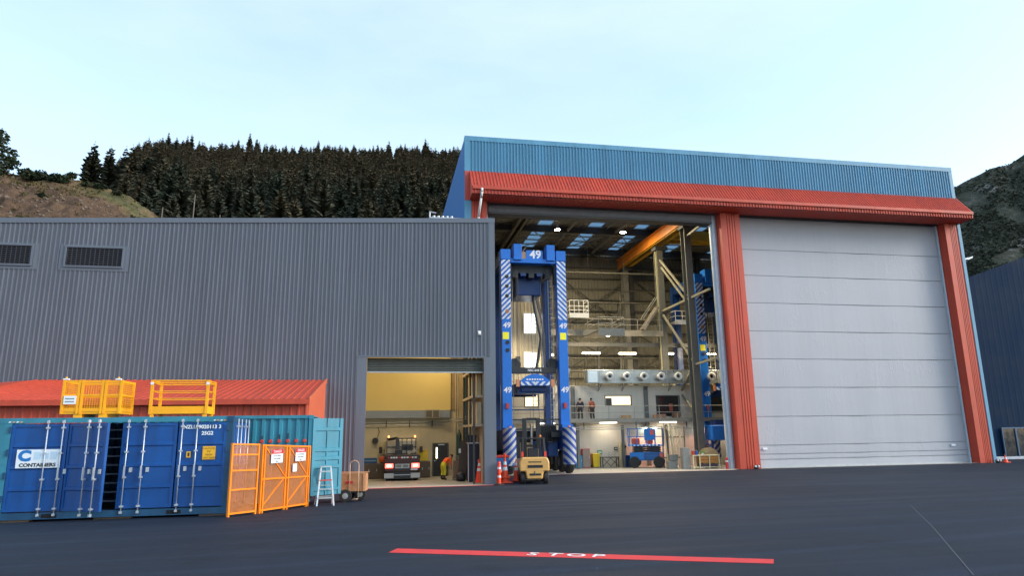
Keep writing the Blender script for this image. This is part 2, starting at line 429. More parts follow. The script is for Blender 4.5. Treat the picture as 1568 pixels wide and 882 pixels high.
# ------------------------------------------------------------------ dark grey warehouse on the left
WY = 37.7
wh = thing('warehouse', 'long dark grey ribbed metal warehouse with an open truck bay', 'building', (-8, WY, 0))
ztop = lambda x: 14.77 + (x - 6.2) * .0443 * (1 if x < 6.2 else 0)
m = MB()
m.corr_x(-44, -1.36, -.2, lambda x: ztop(x), WY, .2165, .055)
m.corr_x(-1.36, 5.86, 6.92, lambda x: ztop(x), WY, .2165, .055)
m.build('front_wall', slate, wh)
m = MB(); m.ext([(-44, ztop(-44) - .02), (6.215, 14.75), (6.215, 15.02), (-44, ztop(-44) + .25)], 'y', WY - .075, WY + .3); m.build('parapet_flashing', slate_flat, wh)
m = MB(); m.box(5.862, WY - .062, 6.9, 6.2, WY + .02, 14.748); m.build('corner_flashing', slate_flat, wh)
m = MB(); m.box(5.54, WY - .062, -.1, 6.2, WY + .55, 6.898); m.build('door_jamb', slate_flat, wh)
m = MB(); m.box(-1.36, WY - .062, -.1, -.84, WY + .5, 6.838); m.build('door_jamb', slate_flat, wh)
m = MB(); m.box(-1.42, WY - .085, 6.84, 5.538, WY + .1, 6.93); m.build('door_head', slate_flat, wh)
m = MB(); m.corr_y(WY + .56, 45.6, -.1, 14.9, 6.16, .2165, .035, out=1); m.build('side_wall', slate, wh)
m = MB(); m.add([(-44, WY + .1, ztop(-44) - .1), (6.1, WY + .1, 14.6), (6.1, 66, 14.4), (-44, 66, ztop(-44) - .3)], [(0, 1, 2, 3)])
m.add([(-44, WY + .1, -.1), (-44, 66, -.1), (-44, 66, 12), (-44, WY + .1, 12.5)], [(0, 1, 2, 3)])
m.add([(-44, 66, -.1), (5.3, 66, -.1), (5.3, 66, 14.3), (-44, 66, 12)], [(0, 1, 2, 3)])
m.build('roof_sheet', slate_flat, wh)
def louvre(x0, x1, z0, z1):
    m = MB(); e = .33
    m.box(x0 - e, WY - .048, z0 - .25, x1 + e, WY - .002, z1 + .16)
    L_ = m.build('louvre_panel', slate_flat, wh)
    fr = MB(); fy0, fy1 = WY - .12, WY - .05
    fr.box(x0 - .08, fy0, z0 - .08, x0, fy1, z1 + .08); fr.box(x1, fy0, z0 - .08, x1 + .08, fy1, z1 + .08)
    fr.box(x0, fy0, z1, x1, fy1, z1 + .08); fr.box(x0, fy0, z0 - .08, x1, fy1, z0)
    fr.build('frame', slate_flat, L_)
    bk = MB(); bk.box(x0, WY - .0535, z0, x1, WY - .049, z1); bk.build('louvre_back', M('louvre dark', (.008, .009, .012), .9), L_)
    s0 = None; n = 9
    for i in range(n):
        zc = z0 + (i + .5) * (z1 - z0) / n
        if s0 is None:
            sm = MB(); sm.add([(x0 + .005, fy0 + .01, -.028), (x1 - .005, fy0 + .01, -.028), (x1 - .005, fy0 + .01, -.014), (x0 + .005, fy0 + .01, -.014),
                               (x0 + .005, fy1 - .004, .012), (x1 - .005, fy1 - .004, .012), (x1 - .005, fy1 - .004, .026), (x0 + .005, fy1 - .004, .026)],
                              [(0, 1, 2, 3), (3, 2, 6, 7), (0, 4, 5, 1), (4, 7, 6, 5)])
            s0 = sm.build('slat', M('louvre slat', (.035, .035, .045), .5), L_); s0.location.z = zc; continue
        c = s0.copy(); COL.objects.link(c); c.location.z = zc
louvre(-16.15, -13.5, 11.47, 12.44); louvre(-20.5, -17.78, 11.47, 12.44)
# rolled up shutter slats under the door head
sh0 = None
for i in range(8):
    z = 6.09 + i * .092
    if sh0 is None:
        m = MB(); m.ext([(WY + .22, 0), (WY + .245, .02), (WY + .26, .046), (WY + .245, .072), (WY + .22, .088), (WY + .30, .088), (WY + .30, 0)], 'x', -.82, 5.52)
        sh0 = m.build('shutter_slat', M('shaded shutter steel', (.10, .115, .105), .5, .1, var=.12), wh); sh0.location.z = z; continue  # steel colour darkened to paint in the deep shade under the head
    c = sh0.copy(); COL.objects.link(c); c.location.z = z
m = MB(); m.box(-.82, WY + .2, 6.03, 5.52, WY + .31, 6.085); m.build('shutter_bottom_bar', galv, wh)
sec = thing('wall_light', 'small white security light on the dark wall above the bay', 'light', (5.29, WY - .06, 8.2))
m = MB(); m.box(5.2, WY - .07, 8.12, 5.38, WY - .041, 8.36); m.build('back_plate', white, sec)
m = MB(); m.ext([(WY - .075, 8.15), (WY - .22, 8.16), (WY - .2, 8.27), (WY - .075, 8.33)], 'x', 5.22, 5.36); m.build('lens_hood', white, sec)
vt = thing('roof_vent', 'small white pipe vent standing on the dark warehouse roof', 'vent', (2.7, 41.5, 14.55))
m = MB(); m.tube((2.7, 41.5, 14.5), (2.7, 41.5, 16.55), .045); m.tube((2.7, 41.5, 16.52), (3.1, 41.5, 16.45), .05); m.build('pipe', galv, vt)
m = MB()
for k in range(5): m.lathe([(.09, 0), (.09, .09)], (2.95 + k * .28, 41.5, 16.18), 10)
m.box(2.7, 41.42, 16.1, 4.9, 41.58, 16.17); m.build('manifold', galv, vt)

# truck bay interior (part of the warehouse)
bay = MB(); bay.box(-9, 46.5, 0, 5.4, 46.6, 4.28); bay.build('bay_back_wall', cream, wh)
bay = MB(); bay.box(-9, 46.3, 4.28, 4.55, 46.595, 11); bay.build('bay_upper_lining', yelwall, wh)
bay = MB(); bay.box(4.552, 46.44, 4.3, 5.4, 46.59, 11); bay.build('bay_corner_lining', M('brown lining', (.30, .22, .12), .7), wh)
bay = MB(); bay.box(5.62, WY + .56, 0, 5.7, 46.49, 11); bay.build('bay_right_wall', M('bay side wall', (.42, .37, .26), .7, var=.06, streak=.1), wh)
bay = MB(); bay.box(-9.1, WY + .1, 0, -9, 46.59, 11); bay.build('bay_left_wall', cream, wh)
bay = MB(); bay.box(-9, WY + .35, 9.4, 5.615, 46.29, 9.5); bay.build('bay_ceiling', yelwall, wh)
bay = MB(); bay.box(-9, WY + .1, 6.95, 5.5, WY + .16, 9.4); bay.build('bay_front_lining', yelwall, wh)
bay = MB(); bay.box(-6, 46.16, 3.78, 4.5, 46.49, 4.27); bay.build('bay_ledge', M('ledge grey blue', (.22, .26, .33), .6, var=.08), wh)
bay = MB(); bay.ibeam((5.2, 45.6, 0), (5.2, 45.6, 9.4), .35, .3); bay.build('bay_column', M('bay column', (.36, .29, .17), .6), wh)
for px in (4.9, 5.05): bay = MB(); bay.tube((px, 46.42, .3), (px, 46.42, 9), .035); bay.build('conduit', M('conduit cream', (.5, .45, .33), .5), wh)
# pipe run with brackets along back wall then along the right side
pr = thing('pipe_run', 'thin grey pipes on brackets along the truck bay walls', 'pipe', (2, 46.3, 3.3))
m = MB()
for dz in (0, .16): m.tube((-6, 46.38, 3.34 + dz), (3.9, 46.38, 3.34 + dz), .03, 6); m.tube((3.9, 46.38, 3.34 + dz), (5.3, 45.2, 3.6 + dz), .03, 6); m.tube((5.3, 45.2, 3.6 + dz), (5.35, 39.2, 3.8 + dz), .03, 6)
m.build('pipe', galv, pr)
for k in range(6):
    m = MB(); m.box(-4.2 + 1.5 * k, 46.3, 3.2, -4.14 + 1.5 * k, 46.49, 3.62); m.build('bracket', steeldark, pr)
ac = thing('wall_heater', 'grey louvred air unit mounted high on the bay back wall', 'air unit', (3.3, 46.2, 3.8))
m = MB(); m.box(2.85, 45.9, 3.76, 3.78, 46.15, 4.3); m.build('casing', M('air unit grey', (.3, .29, .25), .6), ac)
for k in range(2):
    m = MB(); m.box(2.9 + .45 * k, 45.885, 3.82, 3.28 + .45 * k, 45.899, 4.24); g_ = m.build('grille', M('grille', (.1, .095, .08), .7), ac)
dr = thing('steel_door', 'dark steel door with a narrow glazed slot in the truck bay', 'door', (3.9, 46.45, 0))
m = MB(); m.box(3.43, 46.43, 0.01, 4.36, 46.47, 2.08); leaf = m.build('leaf', M('door charcoal', (.022, .022, .028), .5), dr)
m = MB(); m.box(3.60, 46.418, 1.15, 3.70, 46.429, 1.85); m.build('glazed_slot', lampmat('lit slot', (1, .85, .55), 1.4), leaf)
m = MB(); m.box(3.50, 46.38, .98, 3.54, 46.429, 1.04); m.tube((3.52, 46.385, 1.01), (3.64, 46.385, 1.01), .012); m.build('handle', alu, leaf)
m = MB(); m.box(3.36, 46.42, 0, 3.425, 46.499, 2.15); m.box(4.365, 46.42, 0, 4.43, 46.499, 2.15); m.box(3.425, 46.42, 2.085, 4.365, 46.499, 2.15); m.build('frame', M('door frame', (.12, .11, .09), .6), dr)
m = MB(); m.box(3.75, 46.40, 2.0, 4.15, 46.428, 2.06); m.build('door_closer', alu, dr)

# rack wall on the right side of the bay: shelving frame with boards
rk = thing('storage_rack', 'tall grey storage rack with pale panels along the bay side wall', 'rack', (5.4, 42, 0))
for y in (38.6, 40.2, 41.8, 43.4):
    m = MB(); m.box(5.05, y, 0, 5.15, y + .1, 8.8); m.build('upright', steeldark, rk)
for z in (3.1, 4.7, 6.2, 7.7):
    m = MB(); m.box(5.02, 38.6, z, 5.6, 43.5, z + .14); m.build('shelf', M('shelf timber', (.42, .36, .26), .7), rk)
for k, (y, z) in enumerate([(38.8, 3.3), (39.5, 3.3), (40.5, 3.3), (38.9, 4.9), (39.8, 4.9), (41, 4.9), (38.9, 6.4), (40.5, 6.4), (42, 4.9), (42.4, 3.3)]):
    m = MB(); m.box(5.3, y, z - .05, 5.55, y + .5, z + 1.15); m.build('panel', M('panel cream %d' % (k % 3), [(.46, .40, .26), (.36, .24, .12), (.5, .47, .38)][k % 3], .7), rk)
# lamps of the bay: three strip lights under its ceiling
for k, (x, y) in enumerate([(-2.5, 42.3), (1.6, 41.2), (3.6, 44.4)]):
    lp = thing('strip_light', ['strip light deep under the truck bay ceiling', 'strip light under the bay ceiling near the shutter', 'strip light under the bay ceiling by the side rack'][k], 'light', (x, y, 9.2), group='truck bay strip lights')
    m = MB(); m.box(x - .9, y - .09, 9.26, x + .9, y + .09, 9.39); m.build('housing', white, lp)
    m = MB(); m.box(x - .85, y - .06, 9.21, x + .85, y + .06, 9.259); m.build('tube', lamp_warm, lp)
    a = bpy.data.lights.new('strip_glow', 'AREA'); a.shape = 'RECTANGLE'; a.size = 1.7; a.size_y = .3; a.energy = 45; a.color = (1, .78, .45)
    ao = bpy.data.objects.new('strip_glow', a); COL.objects.link(ao); ao.parent = lp; ao.location = (0, 0, -.05)

# ------------------------------------------------------------------ red lean-to in front of the warehouse
sd = thing('lean_to_shed', 'red ribbed metal lean-to built against the dark warehouse', 'shed', (-9, 30, 0))
m = MB(); m.corr_x(-23, -3.0, 0.05, 4.0, 29.5, .30, .03); m.build('front_wall', shedred, sd)
m = MB(); m.ext([(29.5, 0.05), (37.62, 0.05), (37.62, 5.42), (29.5, 4.0)], 'x', -3.0, -2.93); m.build('end_wall', M('shed end red', (.62, .13, .06), .45, var=.06, streak=.1), sd)
m = MB(); corr_roof(m, -17.0, -2.93, (29.2, 4.17), (37.62, 5.6), .30, .035, (-.16, .98))
m.build('roof', shedred, sd)
m = MB(); m.add([(-17, 37.62, 5.6), (-17, 29.2, 4.17), (-22.6, 29.2, 4.17), (-22.6, 37.62, 4.55)], [(0, 1, 2, 3)]); m.build('hip_roof', shedred, sd)
m = MB(); m.box(-22.6, 29.08, 3.98, -2.9, 29.2, 4.19); m.build('gutter', shedred, sd)
m = MB(); m.ext([(29.1, 4.02), (29.1, 4.24), (37.62, 5.68), (37.62, 5.46)], 'x', -2.925, -2.87); m.build('barge_flashing', M('shed end red', (.62, .13, .06)), sd)

# ------------------------------------------------------------------ tall blue and red workshop hall
HY = 45.7
hall = thing('workshop_hall', 'tall blue metal workshop hall with red canopy and columns', 'building', (26, HY, 0))
m = MB(); m.corr_x(5.78, 45.72, 21.0, 23.46, HY, .235, .07); m.build('upper_cladding', bluec, hall)
m = MB(); m.box(5.4, HY - .06, 23.44, 46.0, HY + .5, 23.8); m.build('parapet_flashing', bluec, hall)
m = MB(); m.box(5.4, HY - .05, 21.1, 5.775, HY + .05, 23.438); m.build('corner_flashing', bluec, hall)
m = MB(); m.box(5.4, HY - .05, 0, 5.88, HY + .05, 18.9); m.build('corner_flashing', bluec, hall)
m = MB(); m.box(45.725, HY - .05, 0, 46.0, HY + .3, 23.438); m.build('corner_flashing', bluec, hall)
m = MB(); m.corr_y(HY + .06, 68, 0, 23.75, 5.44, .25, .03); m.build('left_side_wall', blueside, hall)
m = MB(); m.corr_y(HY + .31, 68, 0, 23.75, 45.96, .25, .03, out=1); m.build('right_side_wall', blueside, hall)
# canopy
m = MB(); corr_roof(m, 5.8, 46.0, (44.38, 19.5), (HY - .002, 21.12), .235, .06, (-.78, .62)); can = m.build('canopy_roof', redc, hall)
m = MB(); m.box(5.42, HY - .07, 18.9, 5.79, HY + .05, 21.098); m.build('canopy_end_flashing', redc, hall)
for x0 in (5.76, 46.0):
    m = MB(); m.ext([(44.36, 19.0), (44.36, 19.56), (HY - .01, 21.17), (HY - .01, 18.95)], 'x', x0, x0 + .04); m.build('canopy_end_plate', redc, hall)
m = MB(); m.box(5.8, 44.26, 19.30, 46.04, 44.37, 19.52); m.build('gutter', redc, hall)
m = MB(); m.corr_x(5.8, 46.0, 19.0, 19.30, 44.40, .235, .06); m.build('fascia', redc, hall)
m = MB(); corr_roof(m, 5.8, 46.0, (44.41, 18.97), (HY + .3, 18.93), .2, .03, (0, -1)); m.build('soffit', redc, hall)
# columns
def column(x0, x1, name, grooves, yb=46.55, mat=redc):
    poly = [(x0, yb)]; poly.append((x0, HY))
    for g_ in grooves:
        c = x0 + (x1 - x0) * g_; poly += [(c - .025, HY), (c - .015, HY + .09), (c + .015, HY + .09), (c + .025, HY)]
    poly += [(x1, HY), (x1, yb)]
    m = MB(); m.ext(poly, 'z', 0, 18.94); return m.build(name, mat, hall)
column(5.9, 7.0, 'column', (.2, .35, .5, .65))
column(24.9, 26.47, 'column', (.33, .46, .59, .72))
column(44.56, 45.72, 'column', (.42, .54, .66, .78))
# zinc guide rails of the two tall doors
def guide(x0, x1, y0=46.0):
    m = MB(); m.box(x0, y0 + .5, 0, x1, 46.7, 18.93); a = m.build('door_guide', zinc, hall)
    w_ = x1 - x0; m = MB(); m.box(x0 + w_ * .3, y0 + .43, 0, x0 + w_ * .7, y0 + .498, 18.9); m.build('guide_track', M('guide track', (.62, .72, .80), .4, .3), a)
guide(24.4, 24.898); guide(7.002, 7.18); guide(26.472, 26.62); guide(44.4, 44.558)
# bundled open door at the head of the left opening
m = MB()
m.ext([(46.2, 18.32), (46.15, 18.55), (46.2, 18.8), (46.55, 18.92), (46.95, 18.9), (46.95, 18.32)], 'x', 7.18, 24.4)
m.build('bundled_door', M('bundled fabric', (.14, .14, .155), .55, var=.15, vs=2, bump=.6, bs=5), hall)
m = MB(); m.box(7.18, 46.12, 18.16, 24.4, 47.0, 18.30); m.build('door_bottom_beam', steeldark, hall)
# header wall between soffit and roof, inside
m = MB(); m.box(5.6, 46.96, 18.95, 45.8, 47.05, 21.35); m.build('header_wall', innerclad, hall)
m = MB(); m.box(26.0, 47.0, 0.0, 45.8, 47.05, 18.9); m.build('door_inner_lining', innerclad, hall)

# closed fabric door, each section a panel
def fabric_mat():
    m = M('door fabric', (.40, .41, .45), .6, 0, var=.05, vs=.3, streak=.03)
    t = m.node_tree; N = t.nodes; L = t.links; b = N['Principled BSDF']
    tc = N.new('ShaderNodeTexCoord')
    mp = N.new('ShaderNodeMapping'); mp.inputs['Scale'].default_value = (2.0, 1, .42); mp.inputs['Rotation'].default_value = (0, R(10), 0)
    L.new(tc.outputs['Object'], mp.inputs[0])
    n = N.new('ShaderNodeTexNoise'); n.inputs['Scale'].default_value = 1.5; n.inputs['Detail'].default_value = 3; n.inputs['Distortion'].default_value = .6
    L.new(mp.outputs[0], n.inputs['Vector'])
    a = N.new('ShaderNodeMath'); a.operation = 'SUBTRACT'; L.new(n.outputs[0], a.inputs[0]); a.inputs[1].default_value = .5
    ab = N.new('ShaderNodeMath'); ab.operation = 'ABSOLUTE'; L.new(a.outputs[0], ab.inputs[0])
    mr = N.new('ShaderNodeMapRange'); mr.inputs[1].default_value = 0; mr.inputs[2].default_value = .045; mr.inputs[3].default_value = 1; mr.inputs[4].default_value = 0
    mr.interpolation_type = 'SMOOTHSTEP'; L.new(ab.outputs[0], mr.inputs[0])
    n2 = N.new('ShaderNodeTexNoise'); n2.inputs['Scale'].default_value = .35; n2.inputs['Detail'].default_value = 2; L.new(tc.outputs['Object'], n2.inputs['Vector'])
    m2 = N.new('ShaderNodeMapRange'); m2.inputs[1].default_value = .47; m2.inputs[2].default_value = .66; L.new(n2.outputs[0], m2.inputs[0])
    mu = N.new('ShaderNodeMath'); mu.operation = 'MULTIPLY'; L.new(mr.outputs[0], mu.inputs[0]); L.new(m2.outputs[0], mu.inputs[1])
    mp3 = N.new('ShaderNodeMapping'); mp3.inputs['Scale'].default_value = (1, 1, .12); L.new(tc.outputs['Object'], mp3.inputs[0])
    n3 = N.new('ShaderNodeTexNoise'); n3.inputs['Scale'].default_value = 4.5; n3.inputs['Detail'].default_value = 3; L.new(mp3.outputs[0], n3.inputs['Vector'])
    ad = N.new('ShaderNodeMath'); ad.operation = 'MULTIPLY_ADD'; L.new(n3.outputs[0], ad.inputs[0]); ad.inputs[1].default_value = .15; L.new(mu.outputs[0], ad.inputs[2])
    bp = N.new('ShaderNodeBump'); bp.inputs['Strength'].default_value = .3; bp.inputs['Distance'].default_value = .03
    L.new(ad.outputs[0], bp.inputs['Height']); L.new(bp.outputs[0], b.inputs['Normal'])
    return m
fab = fabric_mat()
from mathutils import noise as mnoise
door = thing('hangar_door', 'tall closed silver fabric door of horizontal sections', 'door', (35.5, 46.6, 0))
zz = [.03, .45, .6, .97, 1.6, 3.66, 5.78, 7.9, 10.0, 12.16, 14.3, 16.35, 18.9]
zz = [.05, .60, .97, 1.6, 3.66, 5.78, 7.9, 10.0, 12.16, 14.3, 16.35, 18.9]
DX0, DX1, DY = 26.625, 44.395, 46.62
for a, b in zip(zz[:-1], zz[1:]):
    nx = 90; nz = 6 if b - a > 1 else 2; m = MB()
    for k in range(nz + 1):
        for i in range(nx + 1):
            x = DX0 + (DX1 - DX0) * i / nx; t = k / nz; z = a + .012 + (b - a - .024) * t
            bul = .012 * math.sin(math.pi * t) if 0 < k < nz else 0
            y = DY - .0 - bul * (.7 + .6 * mnoise.noise(Vector((x * .35, z * .2, 3)))) - .03 * mnoise.noise(Vector((x * .5, z * .05, 9.1)))
            m.v.append((x, y, z))
    for k in range(nz):
        for i in range(nx):
            q = k * (nx + 1) + i; m.f.append((q, q + 1, q + nx + 2, q + nx + 1)); m.mi.append(0)
    m.build('door_section', fab, door, smooth=True)
    if a > .5:
        m = MB(); m.box(DX0, DY - .03, a - .013, DX1, DY + .06, a + .013); m.build('seam_batten', M('seam grey', (.16, .17, .2), .6), door)
m = MB(); m.box(DX0, DY - .10, .011, DX1, DY + .1, .1); m.build('bottom_beam', galv, door)
for x in (27.2, 43.0):
    m = MB(); m.box(x, DY - .12, 1.28, x + .36, DY - .075, 1.42); m.build('label_plate', signwhite, door)
# gutter downpipe
dp = thing('downpipe', 'white downpipe dropping from the red canopy gutter', 'pipe', (6.4, 45.5, 10))
m = MB(); m.path([(6.45, 44.3, 19.36), (6.45, 44.3, 19.1), (6.43, 44.6, 18.75), (6.35, 45.3, 17.6), (6.33, 45.62, 17.2), (6.33, 45.62, .1)], .085, 10); m.build('pipe', white, dp, smooth=True)

# hall interior: walls, roof, frame
m = MB(); m.corr_x(5.6, 45.8, 0, 21.4, 66.9, .35, .05); m.build('back_wall', innerclad, hall)
m = MB(); m.corr_y(46.7, 66.9, 0, 21.4, 5.60, .35, .04, out=1); m.build('inner_left_wall', innerclad, hall)
m = MB(); m.corr_y(46.7, 66.9, 0, 21.4, 45.8, .35, .04); m.build('inner_right_wall', innerclad, hall)
SKY_X = [(8.2, 9.3), (13.6, 14.9), (18.4, 19.7), (22.9, 24.0), (28.5, 29.8), (34, 35.3), (39.5, 40.8)]
xx = 5.5; roofbays = []
for a, b in SKY_X: roofbays.append((xx, a)); xx = b
roofbays.append((xx, 45.9))
for a, b in roofbays:
    m = MB(); corr_roof(m, a, b, (46.9, 21.45), (67, 21.45), .25, .05, (0, -1)); m.build('roof_sheet', roofunder, hall)
skl = bpy.data.materials.new('skylight sheet'); skl.use_nodes = True
N = skl.node_tree.nodes; b_ = N['Principled BSDF']
tr = N.new('ShaderNodeBsdfTranslucent'); tr.inputs[0].default_value = (.32, .43, .52, 1)
skl.node_tree.links.new(tr.outputs[0], N['Material Output'].inputs[0])
ycuts = [47.1, 48.7, 50.3, 51.9, 53.5, 55.1, 56.7, 58.3, 59.9, 61.5, 63.1, 64.7, 66.3]
for a, b in SKY_X:
    for y0, y1 in zip(ycuts[:-1], ycuts[1:]):
        m = MB(); m.box(a + .01, y0 + .05, 21.44, b - .01, y1 - .05, 21.46); m.build('skylight', skl, hall)
for y in ycuts:
    m = MB(); m.box(5.7, y - .04, 21.27, 45.7, y + .04, 21.385); m.build('purlin', roofunder, hall)
for y in (58.3, 65.6):
    m = MB(); m.ibeam((5.7, y, 20.98), (45.7, y, 20.98), .3, .56); m.build('rafter', steeldark, hall)
for x in (11.2, 11.75):
    m = MB(); m.ibeam((x, 47.2, 20.75), (x, 66.7, 20.75), .22, .6); m.build('roof_beam', M('roof beam', (.12, .11, .09), .5), hall)
for x in (16.4, 21.0):
    m = MB(); m.bar((x, 47.2, 20.9), (x, 66.7, 20.9), .12, .25); m.build('roof_tie', roofunder, hall)
for k in range(12):
    z = 8.0 + k * 1.15
    m = MB(); m.box(5.7, 66.62, z, 45.7, 66.8, z + .14); m.build('girt', girtmat, hall)
for x in (8.6, 17.4, 25.3, 33.0, 40.5):
    m = MB(); m.ibeam((x, 66.3, 0), (x, 66.3, 21.1), .45, .5, .04); m.build('wall_column', steeldark, hall)
for a, b in ((8.6, 17.4), (17.4, 25.3), (25.3, 33.0)):
    for z0, z1 in ((8.5, 12.8), (12.8, 18.6)):
        for s in (0, 1):
            m = MB(); p, q = ((a, z0), (b, z1)) if s else ((a, z1), (b, z0)); m.bar((p[0], 66.4 - .1 * s, p[1]), (q[0], 66.4 - .1 * s, q[1]), .12); m.build('wall_brace', girtmat, hall)
CX = 24.2
for y, z in ((50.4, 19.0), (56.2, 18.7), (65.0, 18.9)):
    m = MB(); m.ibeam((CX, y, 0), (CX, y, z), .55, .8, .05, upv=(0, 1, 0)); m.build('crane_column', steelgrey, hall)
    m = MB(); m.box(CX - .4, y - .5, z - .02, CX + .75, y + .5, z + .28); m.build('column_head', steeldark, hall)
m = MB(); m.bar((CX - .36, 55.9, .2), (CX - .36, 55.9, 18.5), .1, .1); m.build('cable_tray', M('cable tray', (.42, .40, .24), .5, .2), hall)
for p, q, t in (((55.9, 17.8), (50.6, 13.4), .2), ((56, 13.1), (46.9, 13.2), .22), ((55.8, 12.7), (50.6, 8.2), .2), ((50.3, 7.8), (46.6, 7.95), .22), ((55.6, 7.2), (50.7, 4.1), .18), ((50.8, 7.6), (55.6, 4.1), .22), ((50.2, 18.3), (46.8, 18.5), .22), ((51, 13), (55.6, 17), .18)):
    m = MB(); m.bar((CX, p[0], p[1]), (CX, q[0], q[1]), t * .72); m.build('column_brace', M('brace paint', (.25, .24, .18), .5), hall)
run = thing('crane_runway', 'orange overhead crane runway girder on grey columns', 'crane rail', (CX, 56, 19.3))
m = MB(); m.ibeam((CX - .25, 47.1, 19.8), (CX - .25, 66.0, 19.8), .42, .98, .06); m.build('girder', crane_or, run)
m = MB(); m.box(CX - .3, 47.1, 20.29, CX - .2, 66, 20.38); m.build('rail', galv, run)
m = MB(); m.bar((CX - .25, 47.2, 19.26), (CX - .25, 66, 19.26), .16, .05); m.build('conductor', crane_ye, run)
run = thing('crane_runway', 'yellow overhead crane runway girder just right of the orange one', 'crane rail', (CX + 1, 56, 19.3))
m = MB(); m.ibeam((CX + .55, 47.1, 19.72), (CX + .55, 66.0, 19.72), .36, .8, .06); m.build('girder', crane_ye, run)
brg = thing('overhead_crane', 'yellow overhead crane bridge high up behind the closed door', 'crane', (35, 57, 19.2))
for y in (56.4, 57.8):
    m = MB(); m.box(25.2, y - .18, 19.9, 45.4, y + .18, 20.7); m.build('bridge_girder', crane_ye, brg)
m = MB(); m.box(25.0, 56.0, 20.1, 25.19, 58.2, 20.6); m.build('end_carriage', crane_ye, brg)

for k in range(5):
    z = (7.9, 9.1, 14.9, 16.3, 17.6)[k]; y = (57.5, 58.2, 62.0, 63.0, 61.0)[k]
    m = MB(); m.tube((9.0, y, z), (44, y, z + .1), (.09, .06, .07, .05, .09)[k], 8); m.build('service_pipe', M('service pipe', (.13, .125, .105), .5, .3), hall)
for k, x in enumerate((13.0, 15.6, 20.2, 22.4, 26.8, 30.2)):
    m = MB(); m.box(x - .09, 62.2, 6.36, x + .09, 62.38, 15.0 if k % 2 else 11.0); m.build('service_post', steeldark, hall)
    if k % 2: m = MB(); m.tube((x + .5, 63.0, 6.4), (x + .5, 63.0, 16.0), .05, 6); m.build('drop_pipe', M('service pipe', (.30, .29, .24)), hall)
for x in (7.3, 9.8, 12.6, 17.4, 20.2, 25.4, 27.2):
    m = MB(); m.bar((x, 47.2, 21.2), (x, 66.6, 21.2), .06, .06); m.build('roof_bridging', roofunder, hall)
for k in range(4):
    x0 = 9 + 4.2 * k; m = MB(); m.bar((x0, 59, 21.1), (x0 + 4, 65.5, 21.1), .07); m.bar((x0 + 4, 59, 21.1), (x0, 65.5, 21.1), .07); m.build('roof_brace', roofunder, hall)

# ------------------------------------------------------------------ hills
def hill_mat(name, cols, sc, bump):
    m = bpy.data.materials.new(name); m.use_nodes = True
    t = m.node_tree; N = t.nodes; L = t.links; b = N['Principled BSDF']
    b.inputs['Roughness'].default_value = .95; b.inputs['Specular IOR Level'].default_value = .1
    g = N.new('ShaderNodeNewGeometry')
    n = N.new('ShaderNodeTexNoise'); n.inputs['Scale'].default_value = sc; n.inputs['Detail'].default_value = 8; n.inputs['Roughness'].default_value = .68
    L.new(g.outputs['Position'], n.inputs['Vector'])
    cr = N.new('ShaderNodeValToRGB'); el = cr.color_ramp.elements
    while len(el) < len(cols): el.new(.5)
    for e, (p, c) in zip(el, cols): e.position = p; e.color = (*c, 1)
    L.new(n.outputs[0], cr.inputs[0])
    n2 = N.new('ShaderNodeTexNoise'); n2.inputs['Scale'].default_value = sc * 9; n2.inputs['Detail'].default_value = 6; n2.inputs['Roughness'].default_value = .75
    L.new(g.outputs['Position'], n2.inputs['Vector'])
    mr = N.new('ShaderNodeMapRange'); mr.inputs[1].default_value = .3; mr.inputs[2].default_value = .7; mr.inputs[3].default_value = .55; mr.inputs[4].default_value = 1.4
    L.new(n2.outputs[0], mr.inputs[0])
    v = N.new('ShaderNodeVectorMath'); v.operation = 'SCALE'; L.new(cr.outputs[0], v.inputs[0]); L.new(mr.outputs[0], v.inputs['Scale'])
    L.new(v.outputs[0], b.inputs['Base Color'])
    bp = N.new('ShaderNodeBump'); bp.inputs['Strength'].default_value = bump; bp.inputs['Distance'].default_value = .6
    L.new(n2.outputs[0], bp.inputs['Height']); L.new(bp.outputs[0], b.inputs['Normal'])
    return m
def spur_mat(name, cols, sc, bump):
    m = hill_mat(name, cols, sc, bump); t = m.node_tree; N = t.nodes; L = t.links
    b = N['Principled BSDF']; src = b.inputs['Base Color'].links[0].from_socket
    g = N.new('ShaderNodeNewGeometry'); sp = N.new('ShaderNodeSeparateXYZ'); L.new(g.outputs['Position'], sp.inputs[0])
    n = N.new('ShaderNodeTexNoise'); n.inputs['Scale'].default_value = .25; n.inputs['Detail'].default_value = 6; L.new(g.outputs['Position'], n.inputs['Vector'])
    ma = N.new('ShaderNodeMath'); ma.operation = 'MULTIPLY_ADD'; L.new(n.outputs[0], ma.inputs[0]); ma.inputs[1].default_value = 9.0; L.new(sp.outputs[1], ma.inputs[2])
    mr = N.new('ShaderNodeMapRange'); mr.inputs[1].default_value = 106.0; mr.inputs[2].default_value = 109.5; mr.inputs[3].default_value = 1; mr.inputs[4].default_value = 0; L.new(ma.outputs[0], mr.inputs[0])
    n2 = N.new('ShaderNodeTexNoise'); n2.inputs['Scale'].default_value = .9; n2.inputs['Detail'].default_value = 9; n2.inputs['Roughness'].default_value = .75; L.new(g.outputs['Position'], n2.inputs['Vector'])
    cr = N.new('ShaderNodeValToRGB'); e = cr.color_ramp.elements; e[0].position = .33; e[0].color = (.05, .034, .028, 1); e[1].position = .7; e[1].color = (.16, .10, .062, 1); L.new(n2.outputs[0], cr.inputs[0])
    mx = N.new('ShaderNodeMix'); mx.data_type = 'RGBA'; L.new(mr.outputs[0], mx.inputs[0]); L.new(src, mx.inputs[6]); L.new(cr.outputs[0], mx.inputs[7]); L.new(mx.outputs[2], b.inputs['Base Color'])
    return m
